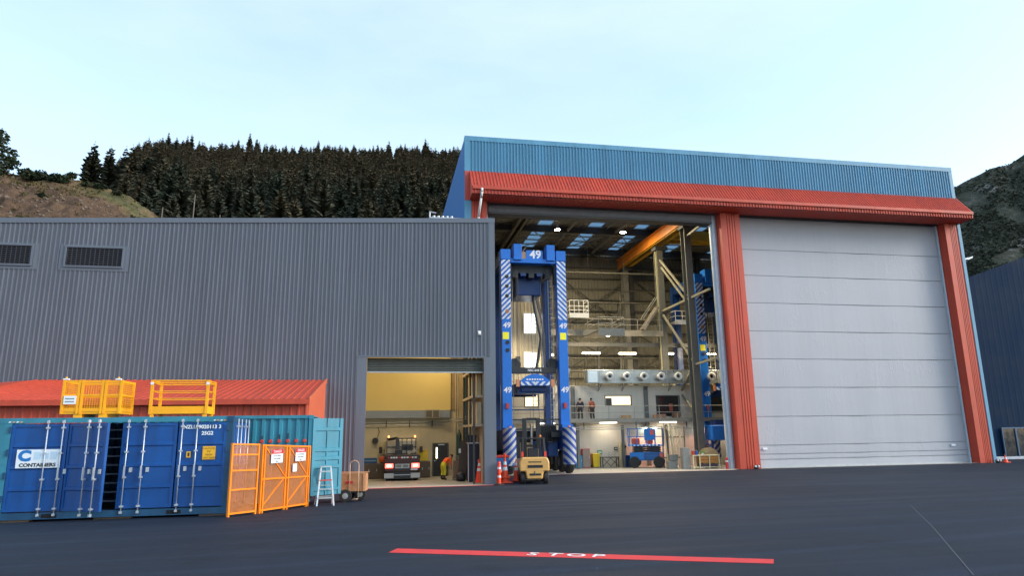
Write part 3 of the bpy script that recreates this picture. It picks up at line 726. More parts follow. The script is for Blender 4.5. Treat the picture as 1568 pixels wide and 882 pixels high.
def sheet(name, fn, nu, nv, mat):
    m = MB()
    for j in range(nv + 1):
        for i in range(nu + 1): m.v.append(fn(i / nu, j / nv))
    for j in range(nv):
        for i in range(nu):
            a = j * (nu + 1) + i; m.f.append((a, a + 1, a + nu + 2, a + nu + 1)); m.mi.append(0)
    return struct(m.build(name, mat, smooth=True))
def fz(X, Y):
    zc = 137 + .06 * X + 3.5 * mnoise.noise(Vector((X * .035, 7, 0)))
    drop = max(0, -X / max(Y, 1) - .345) * Y * .85 * min(1, max(0, (Y - 212) / 45)) + max(0, -X / max(Y, 1) - .43) * Y * .5
    if Y < 140: z = 33 * max(0, (Y - 75) / 65)
    elif Y <= 332: z = 33 + (zc - 33) * (Y - 140) / 192
    else: z = zc - (Y - 332) * .35
    z = max(0, z - drop)
    return z + 2.5 * mnoise.noise(Vector((X * .03, Y * .03, 0))) + 1.2 * mnoise.noise(Vector((X * .09, Y * .09, 4)))
sheet('forest_hill', lambda u, v: ((-330 + 480 * u), 75 + 330 * v, fz(-330 + 480 * u, 75 + 330 * v) - .5), 70, 60, hill_mat('forest floor', [(.3, (.03, .036, .03)), (.7, (.055, .052, .04))], .1, .5))
CREST = [(-120, 46), (-80, 43.5), (-66, 42.5), (-56.7, 41.9), (-47.8, 41.2), (-42, 40.0), (-38.5, 38.7), (-33.6, 35.4), (-29, 32), (-20, 25), (0, 8)]
def crest(X):
    for (a, za), (b, zb) in zip(CREST[:-1], CREST[1:]):
        if a <= X <= b: return za + (zb - za) * (X - a) / (b - a)
    return CREST[0][1] if X < CREST[0][0] else CREST[-1][1]
def spz(X, Y):
    d = 108 - Y
    lump = 1.1 * mnoise.noise(Vector((X * .16, Y * .16, 5))) + .5 * mnoise.noise(Vector((X * .5, Y * .5, 8)))
    rough = 1.0 * mnoise.noise(Vector((X * .9, Y * .9, 1))) * (1.6 if d > 5 else .45)
    rough += .35 * mnoise.noise(Vector((X * 2.3, Y * 2.3, 3)))
    return rough * .5 + crest(X) - (d * .62 + .25 * max(0, d - 9) if d > 0 else -d * .25) + lump * min(1, abs(d) / 4 + .35)
spur_m = spur_mat('spur ground', [(.36, (.06, .062, .03)), (.44, (.105, .095, .045)), (.5, (.14, .10, .055)), (.56, (.115, .075, .052)), (.66, (.17, .115, .075))], .12, .8)
sheet('spur_hill', lambda u, v: (-120 + 120 * u, 70 + 52 * v, spz(-120 + 120 * u, 70 + 52 * v)), 300, 130, spur_m)
RID = [(150, 70), (190, 86), (232, 100.5), (240, 104.5), (252, 109.5), (262, 113.5), (269, 117.5), (290, 127), (330, 142), (400, 150), (520, 150), (760, 120)]
def ridge(X):
    for (a, za), (b, zb) in zip(RID[:-1], RID[1:]):
        if a <= X <= b: return za + (zb - za) * (X - a) / (b - a)
    return 60
def mt(u, v):
    X = 150 + 610 * u ** 1.6; zr = ridge(X) + 2.0 * mnoise.noise(Vector((X * .12, 0, 0)))
    Yr = 230 - (X - 230) * .25 if X > 230 else 230
    bx, by = X * .55 + 8, Yr * .55
    w_ = v
    x = X * (1 - w_) + bx * w_; y = Yr * (1 - w_) + by * w_
    z = zr * (1 - w_) ** 1.15
    q = 5.0 * mnoise.noise(Vector((x * .05, y * .05, z * .05))) + 2.6 * mnoise.noise(Vector((x * .15, y * .15, z * .15)))
    return (x, y + q * min(1, w_ * 6), z + q * .5 * min(1, w_ * 6))
sheet('mountain', mt, 130, 50, hill_mat('mountain scrub ground', [(.34, (.024, .032, .026)), (.5, (.045, .052, .040)), (.58, (.075, .075, .062)), (.66, (.19, .19, .19))], .07, 1.0))

# ------------------------------------------------------------------ foliage
def leaf_mat(name, a, b, rand=.35):
    m = bpy.data.materials.new(name); m.use_nodes = True
    t = m.node_tree; N = t.nodes; L = t.links; p = N['Principled BSDF']
    p.inputs['Roughness'].default_value = 1.0; p.inputs['Specular IOR Level'].default_value = .0
    oi = N.new('ShaderNodeObjectInfo'); tc = N.new('ShaderNodeTexCoord')
    n = N.new('ShaderNodeTexNoise'); n.inputs['Scale'].default_value = .8; n.inputs['Detail'].default_value = 3; L.new(tc.outputs['Object'], n.inputs['Vector'])
    ad = N.new('ShaderNodeMath'); ad.operation = 'ADD'; L.new(oi.outputs['Random'], ad.inputs[0]); L.new(n.outputs[0], ad.inputs[1])
    mr = N.new('ShaderNodeMapRange'); mr.inputs[1].default_value = .5; mr.inputs[2].default_value = 1.5; L.new(ad.outputs[0], mr.inputs[0])
    mx = N.new('ShaderNodeMix'); mx.data_type = 'RGBA'; mx.inputs[6].default_value = (*a, 1); mx.inputs[7].default_value = (*b, 1); L.new(mr.outputs[0], mx.inputs[0])
    L.new(mx.outputs[2], p.inputs['Base Color'])
    return m
pine_leaf = leaf_mat('pine needles', (.070, .090, .070), (.122, .108, .074))
dark_leaf = leaf_mat('dark foliage', (.022, .036, .022), (.05, .055, .032))
scrub_leaf = leaf_mat('scrub foliage', (.035, .055, .022), (.10, .10, .035))
bark = M('bark', (.085, .065, .05), .9, var=.3, vs=6)
def conifer(seed, H, Rm, whorls=34, nb=11, low=.10):
    r_ = random.Random(seed); m = MB()
    m.cur = 1; m.tube((0, 0, -1), (0, 0, H * .95), .28, 6, .04, cap=False); m.cur = 0
    for i in range(whorls):
        t = i / (whorls - 1); h = H * (low + (1 - low) * t)
        rad = Rm * ((1 - t) ** .6) * r_.uniform(.72, 1.15) * (1 if t > .12 else .55 + 3.5 * t) + .22
        k = nb if t < .8 else 5; a0 = r_.uniform(0, 6.28)
        for j in range(k):
            a = a0 + 6.283 * j / k + r_.uniform(-.35, .35); L_ = rad * r_.uniform(.65, 1.2); dr_ = L_ * r_.uniform(-.05, .42)
            ca, sa = math.cos(a), math.sin(a); wv = L_ * r_.uniform(.15, .28) + .1; hz = h + r_.uniform(-.6, .6)
            for s in (-1, 1):
                tw = s * r_.uniform(.2, .6) * wv
                p0 = (0, 0, hz); p3 = (ca * L_, sa * L_, hz - dr_ + .25 * L_ * .3)
                c = (ca * L_ * .55, sa * L_ * .55, hz - dr_ * .75)
                p1 = (c[0] - sa * wv, c[1] + ca * wv, c[2] + tw - .12 * L_); p2 = (c[0] + sa * wv, c[1] - ca * wv, c[2] - tw - .12 * L_)
                m.add([p0, p1, p3, p2], [(0, 1, 2, 3)])
    return m
MESH = [conifer(100 + k, [20, 22, 18, 21, 19, 23][k], [4.2, 3.9, 4.4, 3.8, 4.6, 4.0][k]).mesh('pine_tree', mats=(pine_leaf, bark)) for k in range(6)]
def leaves(m, c, rad, n, size, r_, flat=.6):
    for _ in range(n):
        while True:
            v = Vector((r_.uniform(-1, 1), r_.uniform(-1, 1), r_.uniform(-1, 1)))
            if .3 < v.length < 1: break
        p = Vector((c[0] + v.x * rad[0], c[1] + v.y * rad[1], c[2] + v.z * rad[2]))
        a = Vector((r_.uniform(-1, 1), r_.uniform(-1, 1), r_.uniform(-flat, flat))).normalized(); q = Vector((r_.uniform(-1, 1), r_.uniform(-1, 1), r_.uniform(-1, 1)))
        b = a.cross(q).normalized(); s = size * r_.uniform(.6, 1.4)
        m.add([p - a * s, p - b * s * .6, p + a * s, p + b * s * .6], [(0, 1, 2, 3)])
    return m
def lo_x(Y): return -53 - (Y - 160) * .50
spots = []
Y = 158.0; row = 0
while Y < 334:
    st = 4.6 - 1.0 * (Y - 158) / 175
    x0, x1 = lo_x(Y), .122 * Y + 4
    n = int((x1 - x0) / st)
    for i in range(n + 1):
        spots.append((x0 + (i + .5 * (row % 2)) * st + rnd.uniform(-.35, .35) * st, Y + rnd.uniform(-2.2, 2.2)))
    Y += 4.9; row += 1
BIG = set()
def tsize(p): return ((1.34 if p[0] < -76 else 1.2) if p in BIG else 1) * (.80 - .26 * (p[1] - 158) / 175) * (1 + .22 * mnoise.noise(Vector((p[0] * .31, p[1] * .31, 2))))
for q in ((-84.5, 206), (-83, 203), (-80.5, 207), (-78.5, 203), (-75.5, 205), (-73.0, 203), (-69.5, 205), (-67.0, 203), (-64.5, 200), (-61, 203), (-57, 198)): spots.append(q)
BIG = set(spots[-11:])
# a tree is worth an object of its own where it shows: order by nearness, the rest of the wood is one mass
def vis(p):
    z = fz(*p) + 20 * tsize(p)
    return z / p[1] > .318
spots = [p for p in spots if vis(p)]
spots.sort(key=lambda p: p[1])
skyline = [p for p in spots if p[1] > 322]; front = sorted([p for p in spots if p[1] <= 322], key=lambda p: (p not in BIG, p[1]))
keep = skyline + front[:max(0, 290 - len(skyline))]; rest = front[max(0, 290 - len(skyline)):]
def pine_label(p):
    if p in BIG:
        k = sorted(BIG).index(p); return 'tall pine at the left end of the wood, %s from the left' % ('first', 'second', 'third', 'fourth', 'fifth', 'sixth', 'seventh', 'eighth', 'ninth', 'tenth', 'eleventh')[k]
    s = 'dark pine on the skyline ridge behind the warehouse' if p[1] > 322 else ('dark pine at the lower front edge of the wood' if p[1] < 176 else 'dark pine in the middle of the wooded slope')
    return s
crown0 = {}
for k, p in enumerate(keep):
    v = rnd.randrange(6); me = MESH[v]
    near = p[1] < 176
    rz = rnd.uniform(0, 6.28); sc = (rnd.uniform(.94, 1.04) if p in BIG else rnd.uniform(.82, 1.15)) * tsize(p)
    if near:
        if v not in crown0:
            src = conifer(100 + v, [20, 22, 18, 21, 19, 23][v], [4.2, 3.9, 4.4, 3.8, 4.6, 4.0][v], low=.28)
            cm = MB(); tm = MB()
            for f, mi in zip(src.f, src.mi): (tm if mi else cm).add([src.v[i] for i in f], [tuple(range(len(f)))])
            crown0[v] = (cm.mesh('crown', mats=(pine_leaf,)), tm.mesh('trunk', mats=(bark,)))
        o = bpy.data.objects.new('pine_tree', None); COL.objects.link(o)
        for nm, q in zip(('crown', 'trunk'), crown0[v]):
            c = bpy.data.objects.new(nm, q); COL.objects.link(c); c.parent = o
    else:
        o = bpy.data.objects.new('pine_tree', me); COL.objects.link(o)
    o.location = (p[0], p[1], fz(*p) - .5); o.rotation_euler = (0, 0, rz); wd_ = 1.25 if p in BIG else 1.0; o.scale = (sc * wd_, sc * wd_, sc * rnd.uniform(.95, 1.1))
    tag(o, pine_label(p), 'tree', 'pines on the ridge' if p[1] > 322 else ('pines along the edge of the wood' if near else 'pines on the wooded slope'))
if rest:
    m = MB()
    for p in rest:
        ts = tsize(p); v = conifer(rnd.randrange(999), rnd.uniform(18, 22) * ts, 4.2 * ts, 18, 7)
        z0 = fz(*p); m.cur = 0
        for f, mi in zip(v.f, v.mi):
            m.cur = mi; m.add([(v.v[i][0] + p[0], v.v[i][1] + p[1], v.v[i][2] + z0) for i in f], [tuple(range(len(f)))])
    o = m.build('pine_wood', [pine_leaf, bark], kind='stuff'); o['label'] = 'dense dark pine wood filling the slope between the nearer trees'; o['category'] = 'wood'

# two bare poles and the old tree on the spur
for k, x in enumerate((-32.6, -28.3, -24.6)):
    y = 103.5; z0 = spz(x, y) if x < -20 else 10
    o = MB().tube((x, y, 18), (x + .2, y, [36.0, 38.2, 35.2][k]), .13, 8, .08).build('bare_trunk', M('pale bark', (.15, .12, .10), .9, var=.25, vs=4), loc=(x, y, 18))
    tag(o, ['short bare trunk nearest the grassy spur', 'tallest pale bare trunk at the edge of the wood', 'bare trunk furthest right before the dark pines'][k], 'tree trunk')
old = thing('spreading_tree', 'large dark spreading tree at the top of the grassy hill', 'tree', (-58.5, 106, 41))
m = MB(); m.tube((-58.5, 106, 40), (-57.8, 106, 45), .5, 8, .3); m.tube((-57.8, 106, 45), (-56, 106, 47.5), .28, 6, .1); m.tube((-57.8, 106, 45), (-60, 106, 48), .28, 6, .1); m.build('trunk', bark, old)
m = MB(); r_ = random.Random(3)
for cx, cz, ra in ((-59.5, 47.2, 2.6), (-57, 47.6, 2.3), (-56.0, 45.9, 2.2), (-54.6, 44.6, 1.8), (-61.5, 45.6, 2.6), (-58.4, 45.4, 2.2), (-53.6, 43.2, 1.4), (-63.5, 44, 2.2), (-56.8, 43.8, 1.9), (-59.9, 43.4, 2.2), (-57.5, 42.3, 1.9), (-54.8, 42.0, 1.5), (-61.5, 42.0, 2.2), (-55.6, 47.0, 1.6)):
    leaves(m, (cx - .8, 106 + r_.uniform(-1.2, 1.2), cz - .7), (ra, ra, ra * .72), 300, .24, r_)
m.build('crown', dark_leaf, old)
bush = [(-50.5, 106.2, 1.7, 'wide low dark green bush on the spur crest'), (-47.5, 105.2, 1.3, 'dark bush right beside the widest crest bush'), (-44.2, 106.5, .8, 'small bush near the middle of the spur crest'), (-42.3, 107, .9, 'rounded bush where the crest starts to drop'), (-40.0, 107, .7, 'small bush on the dropping crest line'),
        (-36.2, 103.0, .95, 'lone round dark bush on the grassy slope'), (-52.8, 107, 1.0, 'bush on the crest just right of the large tree'), (-46.8, 107.5, .9, 'bush behind the crest on the skyline'), (-31.4, 104.5, 1.2, 'green bush low at the foot of the pines'), (-29.5, 103, 1.2, 'bush beside the tallest bare trunk'), (-55.6, 104.2, .9, 'bush below the large spreading tree'), (-51.8, 97.0, .8, 'bush on the brown cut face above the warehouse roof'), (-47.2, 100.2, .6, 'small bush above the brown cut face')]
for k, (x, y, s, lb) in enumerate(bush):
    r_ = random.Random(40 + k); m = MB(); z = spz(x, y)
    for _ in range(4): leaves(m, (x + r_.uniform(-.6, .6) * s, y + r_.uniform(-.5, .5) * s, z + .45 * s), (s * .8, s * .7, s * .55), 110, .14 * s + .04, r_)
    m.tube((x, y, z - .3), (x, y, z + .4 * s), .08 * s, 5)
    tag(m.build('bush', dark_leaf, loc=(x, y, z)), lb, 'bush', 'bushes on the spur')
m = MB(); r_ = random.Random(5)
for _ in range(2600):
    x, y = r_.uniform(-68, -24), r_.uniform(90, 109.5)
    if (mnoise.noise(Vector((x * .12, y * .12, 2))) < -.08 or y < 101.5 + 2.5 * mnoise.noise(Vector((x * .2, 0, 0)))) and r_.random() > .1: continue
    z = spz(x, y); h = r_.uniform(.08, .32); a = r_.uniform(0, 3.14); wv = r_.uniform(.1, .32)
    for q in range(2):
        c, s_ = math.cos(a + q * 1.57) * wv, math.sin(a + q * 1.57) * wv
        m.add([(x - c, y - s_, z - .1), (x + c, y + s_, z - .1), (x + c * .9, y + s_, z + h), (x - c * .6, y - s_, z + h * .8)], [(0, 1, 2, 3)])
o = m.build('tussock_grass', leaf_mat('tussock', (.12, .085, .045), (.075, .07, .032)), kind='stuff'); o['label'] = 'tussock grass and low weeds over the spur slope'; o['category'] = 'grass'
m = MB(); r_ = random.Random(16)
for _ in range(900):
    x, y = r_.uniform(-68, -26), r_.uniform(90, 107)
    if y > 103 and r_.random() < .75: continue
    z = spz(x, y); q = r_.uniform(.06, .32) * (1 if r_.random() < .9 else 1.8)
    vs = [(x + q * r_.uniform(.6, 1.2) * a, y + q * r_.uniform(.6, 1.2) * b, z + q * r_.uniform(.5, 1.0) * c) for a, b, c in ((1, 0, 0), (-1, 0, 0), (0, 1, 0), (0, -1, 0), (0, 0, 1), (0, 0, -1))]
    m.add(vs, [(0, 2, 4), (2, 1, 4), (1, 3, 4), (3, 0, 4), (2, 0, 5), (1, 2, 5), (3, 1, 5), (0, 3, 5)])
o = m.build('loose_stones', M('stone brown', (.13, .10, .078), .9, var=.35, vs=1.2), kind='stuff'); o['label'] = 'loose stones and clods on the bare brown bank'; o['category'] = 'stones'
m = MB(); r_ = random.Random(17)
for _ in range(420):
    x, y = r_.uniform(-68, -25), r_.uniform(93, 109)
    if mnoise.noise(Vector((x * .2, y * .2, 6))) < .05: continue
    q = r_.uniform(.2, .6); leaves(m, (x, y, spz(x, y) + q * .3), (q, q, q * .5), 16, q * .28, r_)
o = m.build('low_scrub', leaf_mat('low scrub', (.05, .058, .026), (.13, .10, .045)), kind='stuff'); o['label'] = 'low dry scrub dotted over the spur slope'; o['category'] = 'scrub'
m = MB(); r_ = random.Random(6)
for _ in range(17000):
    u, v = r_.uniform(.2, .5), r_.random() ** .8 * .7
    x, y, z = mt(u, v)
    if mnoise.noise(Vector((x * .06, y * .06, z * .06))) < -.48: continue
    s = r_.uniform(.35, 1.25)
    leaves(m, (x, y, z + s * .3), (s, s, s * .6), 6, s * .5, r_)
o = m.build('mountain_scrub', leaf_mat('mountain scrub', (.034, .046, .038), (.075, .080, .060)), kind='stuff'); o['label'] = 'dark scrub covering the steep mountain behind the hall'; o['category'] = 'scrub'  # foliage colours desaturated to stand in for distance haze

# ------------------------------------------------------------------ navy building on the far right
nb = thing('navy_building', 'dark navy building with a sloping roof beyond the tall hall', 'building', (58, 50.2, 0))
m = MB(); rz_ = lambda x: 15.64 + (x - 50.69) * .33
m.corr_x(46.4, 76, -.1, lambda x: rz_(x), 50.2, .6, .006); m.build('front_wall', darkblue, nb)
m = MB(); m.ext([(46.4, rz_(46.4) - .02), (76, rz_(76) - .02), (76, 0), (46.4, 0)], 'y', 50.23, 50.45); m.build('gable_core', darkblue, nb)
m = MB(); m.box(46.5, 50.46, 0, 76, 70, 6.0); m.build('rear_hall', darkblue, nb)
m = MB(); m.box(46.4, 50.0, 0, 76, 50.17, .22); m.build('plinth', M('pale plinth', (.42, .46, .52), .7, var=.1), nb)
for k in range(6):
    x = 51.3 + k * 1.38
    m = MB(); m.box(x + .08, 50.06, .24, x + 1.32, 50.1, 2.5); wd = m.build('window', glassd, nb)
    m = MB(); m.box(x, 49.98, .222, x + .08, 50.12, 2.6); m.box(x + 1.32, 49.98, .222, x + 1.379, 50.12, 2.6); m.box(x + .08, 49.98, 2.5, x + 1.32, 50.12, 2.6); m.build('frame', M('navy frame', (.03, .09, .17), .45), wd)
fl = thing('floodlight_pole', 'short pole with floodlights above the navy building roof', 'light', (51.2, 52, 15.5))
m = MB(); m.tube((51.5, 52, 15.6), (51.45, 52, 17.6), .13, 8); m.tube((51.2, 52, 17.3), (52.5, 52, 17.6), .06, 6); m.build('pole', M('pole teal', (.08, .25, .33), .5), fl)
for k in range(3):
    m = MB(); x = 51.35 + k * .5; m.ext([(x, 17.45 + .1 * k), (x + .55, 17.62 + .12 * k), (x + .6, 17.78 + .12 * k), (x + .1, 17.62 + .1 * k)], 'y', 51.7, 52.3); m.build('lamp_head', galv, fl)

# ------------------------------------------------------------------ side-opening blue container in front of the shed
CY, CX0, CX1 = 20.36, -10.05, -4.02
CZ0, CZ1 = .70, 3.27
ct = thing('shipping_container', 'long blue container with four side doors, one door ajar', 'container', (-7, CY + 1.2, zg(CY)))
m = MB(); m.box(CX0, CY - .02, CZ1 - .13, CX1, CY + .16, CZ1); m.build('top_rail', cont_teal, ct)
m = MB(); m.box(CX0, CY - .03, CZ0, CX1, CY + .16, CZ0 + .17); br_ = m.build('bottom_rail', cont_frame, ct)
for x in (-8.55, -5.55):
    m = MB(); m.box(x, CY - .036, CZ0 + .03, x + .36, CY - .029, CZ0 + .13); m.build('forklift_pocket', M('pocket dark', (.006, .006, .008), .9), br_)
for x in (CX0, CX1 - .16):
    m = MB(); m.box(x, CY - .025, CZ0 + .17, x + .16, CY + .16, CZ1 - .13); m.build('corner_post', cont_frame, ct)
    for z in (CZ0, CZ1 - .12):
        m = MB(); m.box(x - .006, CY - .045, z - .006, x + .168, CY + .12, z + .126); m.build('corner_casting', cont_frame, ct)
m = MB(); m.box(CX0 + .16, CY + .16, CZ1 - .06, CX1 - .02, CY + 2.38, CZ1 - .03); m.build('roof', cont_teal, ct)
m = MB(); m.corr_x(CX0 + .1, CX1 - .1, CZ0 + .1, CZ1 - .1, CY + 2.4, .28, .036, out=1); m.build('back_wall', cont_frame, ct)
m = MB(); m.corr_y(CY + .16, CY + 2.4, CZ0 + .1, CZ1 - .1, CX0 + .05, .28, .036); m.build('end_wall', cont_teal, ct)
m = MB(); m.box(CX0 + .1, CY + .16, CZ0 + .1, CX1 - .1, CY + 2.38, CZ0 + .16); m.build('floor', M('container floor', (.05, .04, .035), .8), ct)
lockm = M('zinc rod', (.52, .56, .62), .4, .5, var=.1)
def leaf(parent, wdt, x0, sgn, rods, handles, nz=4):
    """a door leaf in local coordinates: x from 0 to wdt, front face at y=0; returns the leaf object"""
    zb, zt = CZ0 + .2, CZ1 - .16
    o_ = OFF[ct.name]
    hgt = zt - zb
    m = MB(); m.box(.012, 0, zb, wdt - .012, .05, zt)
    pn = bpy.data.objects.new('door', m.mesh('door', (0, 0, 0), False, (cont_blue,))); COL.objects.link(pn); pn.parent = parent
    pn.location = (x0 - o_[0], CY - o_[1], -o_[2])
    OFF[pn.name] = (0, 0, 0)
    fr = MB()
    for a, b in ((.012, .085), (wdt - .085, wdt - .012)): fr.box(a, -.022, zb, b, -.001, zt)
    fr.box(.085, -.022, zb, wdt - .085, -.001, zb + .07); fr.box(.085, -.022, zt - .07, wdt - .085, -.001, zt)
    fr.build('door_frame', cont_blue, pn)
    for k in range(1, nz):
        z = zb + hgt * k / nz
        r2 = MB(); r2.ext([(-.028, z - .035), (-.028, z + .035), (-.001, z + .055), (-.001, z - .055)], 'x', .088, wdt - .088); r2.build('door_rib', cont_blue, pn)
    for rx in rods:
        r2 = MB(); r2.tube((rx, -.075, zb - .12), (rx, -.075, zt + .1), .0165, 8); rd = r2.build('lock_rod', lockm, pn, smooth=True)
        for z in (zb + .06, zb + hgt * .36, zb + hgt * .66, zt - .1):
            b2 = MB(); b2.box(rx - .04, -.1, z - .022, rx + .04, -.023, z + .022); b2.build('rod_bracket', lockm, rd)
        b2 = MB(); b2.box(rx - .03, -.105, zt + .02, rx + .03, -.05, zt + .085); b2.box(rx - .03, -.105, zb - .12, rx + .03, -.05, zb - .06); b2.build('rod_cam', lockm, rd)
    for hx in handles:
        b2 = MB(); b2.box(hx - .02, -.12, zb + hgt * .36, hx + .02, -.085, zb + hgt * .36 + .30); b2.build('lock_handle', lockm, pn)
        b2 = MB(); b2.box(hx + .1, -.06, zb + hgt * .42, hx + .17, -.001, zb + hgt * .42 + .12); b2.build('handle_latch', lockm, pn)
    return pn
d1 = leaf(ct, 1.37, -9.50, 1, (.88, 1.25), (1.25,))
m = MB(); m.box(-9.89, CY - .012, CZ0 + .17, -9.505, CY + .03, CZ1 - .13); m.build('side_panel', cont_teal, ct)
d2 = leaf(ct, 1.36, -8.12, 1, (.76, 1.12), (.76, 1.12)); d2.rotation_euler = (0, 0, R(-30))
d3 = leaf(ct, 1.40, -6.83, 1, (.17, .58), (.17, .58))
d4 = leaf(ct, 1.26, -5.42, 1, (.11, .49), (.11, .49))
d2['label'] = 'blue container door standing ajar'
# hinges along the posts
for x in (-9.52, -4.14):
    for k in range(4):
        z = CZ0 + .45 + k * .58
        m = MB(); m.box(x - .035, CY - .05, z, x + .035, CY - .03, z + .16); m.build('hinge', cont_frame, ct)
# shelving seen through the gap
rk = thing('shelf_rack', 'dark metal shelving inside the blue container behind the ajar door', 'shelving', (-7.2, CY + .9, CZ0 + .16))
for x in (-7.62, -6.72):
    m = MB(); m.box(x, CY + .45, CZ0 + .165, x + .05, CY + .5, CZ1 - .2); m.build('upright', black, rk)
for k in range(9):
    z = CZ0 + .35 + k * .235
    m = MB(); m.box(-7.6, CY + .44, z, -6.7, CY + 1.3, z + .03); m.build('shelf', M('shelf steel', (.13, .16, .2), .5), rk)
# lettering and stickers
zb = CZ0 + .2
sg = MB(); sg.box(.21, -.052, 1.99, 1.24, -.03, 2.46); sgo = sg.build('logo_board', signwhite, d1, label='white board reading C CONTAINERS')
text('logo_letter', 'C', .36, M('logo blue', (.01, .16, .48), .4, var=.03), d1, (.40, -.053, 2.29), ext=.002, sx=1.15, bold=.022)
for k in range(3):
    q = MB(); q.box(.62 + k * .19, -.056, 2.2 + .02 * (k % 2), .78 + k * .19, -.0525, 2.40 - .03 * (k % 2)); q.build('logo_mark', M('logo pale blue', (.50, .66, .80), .45, var=.05), d1)
text('logo_lettering', 'CONTAINERS', .125, signblack, d1, (.725, -.053, 2.06), ext=.002, sx=1.12, bold=.006)
text('container_code', 'NZLU 9020113', .135, signwhite, d4, (.55, -.024, 2.99), ext=.003, bold=.004)
text('container_code', '3', .135, signwhite, d4, (1.06, -.024, 2.99), ext=.003, bold=.004)
text('container_code', '25G2', .135, signwhite, d4, (.74, -.004, 2.82), ext=.003, bold=.004)
stk = M('orange sticker', (.80, .42, .01), .5, var=.04)
q = MB(); q.box(.66, -.034, 2.12, .99, -.0285, 2.47); q.build('warning_sticker', stk, d4)
for k, s_ in enumerate(('CAUTION', '9\'6"', 'HIGH', 'CONTAINER')):
    text('sticker_lettering', s_, .07, signblack, d4, (.825, -.035, 2.41 - .083 * k), ext=.001)
q = MB(); q.box(.25, -.034, 2.18, .36, -.0285, 2.34); q.build('small_sticker', stk, d4)
q = MB(); q.box(.28, -.037, 2.21, .33, -.0345, 2.31); q.build('sticker_mark', signblack, d4)
for X0, par in ((-9.6, ct), (-4.55, ct)):
    for k in range(4):
        q = MB(); q.ext([(X0 + .09 * k, CZ1 - .115), (X0 + .05 + .09 * k, CZ1 - .115), (X0 + .075 + .09 * k, CZ1 - .085), (X0 + .025 + .09 * k, CZ1 - .085)], 'y', CY - .024, CY - .0205); q.build('hazard_mark', M('mark orange', (.75, .30, .12), .5) if k % 2 else signwhite, par)
# right end with its own doors and four rods
EX = CX1 - .03
for k in range(2):
    y0 = CY + .18 + k * 1.09
    m = MB(); m.box(EX - .05, y0, CZ0 + .2, EX, y0 + 1.07, CZ1 - .16); ed = m.build('end_door', cont_blue, ct)
    for j in range(1, 4):
        z = CZ0 + .2 + 2.2 * j / 4; m = MB(); m.box(EX + .001, y0 + .08, z - .04, EX + .025, y0 + 1.0, z + .04); m.build('door_rib', cont_blue, ed)
    for ry in (.3, .78):
        m = MB(); m.tube((EX + .075, y0 + ry, CZ0 + .1), (EX + .075, y0 + ry, CZ1 - .06), .017, 8); m.build('lock_rod', lockm, ed, smooth=True)
        for z in (1.2, 1.9, 2.4, 2.98):
            m = MB(); m.box(EX + .026, y0 + ry - .05, z, EX + .1, y0 + ry + .05, z + .05); m.build('rod_bracket', lockm, ed)
m = MB(); m.box(CX1 - .14, CY + 2.24, CZ0, CX1, CY + 2.42, CZ1); m.build('corner_post', cont_frame, ct)
for za, zb2 in ((CZ1 - .15, CZ1 - .02), (CZ0 + .005, CZ0 + .18)):
    m = MB(); m.box(CX1 - .12, CY + .17, za, CX1 - .005, CY + 2.23, zb2); m.build('end_rail', cont_frame, ct)
for k, (x, y) in enumerate([(-9.3, 20.5), (-4.3, 20.5), (-9.3, 22.5), (-4.3, 22.5), (-6.9, 20.55)]):
    b_ = tag(MB().box(x - .45, y - .1, zg(y - .1) - .01, x + .45, y + .1, .695).build('timber_bearer', M('bearer timber', (.16, .11, .07), .85, var=.2), loc=(x, y, zg(y))), ['timber bearer under the front left end of the blue container', 'timber bearer under the front right end of the blue container', 'timber bearer under the back left of the blue container', 'timber bearer under the back right of the blue container', 'timber bearer under the middle of the blue container'][k], 'timber', 'bearers under the container')

# ------------------------------------------------------------------ teal container behind
TY, TX0, TX1 = 23.35, -8.3, -2.18
TZ0 = zg(TY) + .12; TZ1 = 3.37
tc_ = thing('shipping_container', 'teal corrugated container with its end door swung open', 'container', (-5, TY + 1.2, zg(TY)))
m = MB(); m.corr_x(TX0 + .15, TX1 - .13, TZ0 + .15, TZ1 - .1, TY + .075, .262, .055, rib=.46); m.build('side_wall', cont_teal, tc_)
m = MB(); m.box(TX0, TY - .01, TZ1 - .1, TX1, TY + .1, TZ1); m.build('top_rail', cont_teal, tc_)
m = MB(); m.box(TX0, TY - .01, TZ0, TX1, TY + .1, TZ0 + .15); m.build('bottom_rail', cont_teal, tc_)
for x in (TX0, TX1 - .12):
    m = MB(); m.box(x, TY - .015, TZ0 + .15, x + .125, TY + .12, TZ1 - .1); m.build('corner_post', cont_teal, tc_)
    for z in (TZ0 - .004, TZ1 - .116): m = MB(); m.box(x - .006, TY - .03, z, x + .131, TY + .13, z + .12); m.build('corner_casting', cont_teal, tc_)
m = MB(); m.box(TX0, TY + .12, TZ1 - .05, TX1, TY + 2.44, TZ1 - .02); m.build('roof', cont_teal, tc_)
m = MB(); m.box(TX0, TY + 2.36, TZ0, TX1, TY + 2.44, TZ1 - .05); m.build('back_wall', cont_teal, tc_)
m = MB(); m.box(TX0, TY + .12, TZ0, TX0 + .06, TY + 2.36, TZ1 - .05); m.build('end_wall', cont_teal, tc_)
m = MB(); m.box(TX0 + .06, TY + .11, TZ0 + .05, TX1 - .01, TY + 2.36, TZ0 + .15); m.build('floor', M('container floor', (.05, .04, .035)), tc_)
dz0, dz1 = TZ0 + .18, TZ1 - .1
dm = bpy.data.objects.new('open_door', MB().box(0, 0, dz0, 1.12, .05, dz1).mesh('open_door', (0, 0, 0), False, (cont_teal,))); COL.objects.link(dm); dm.parent = tc_
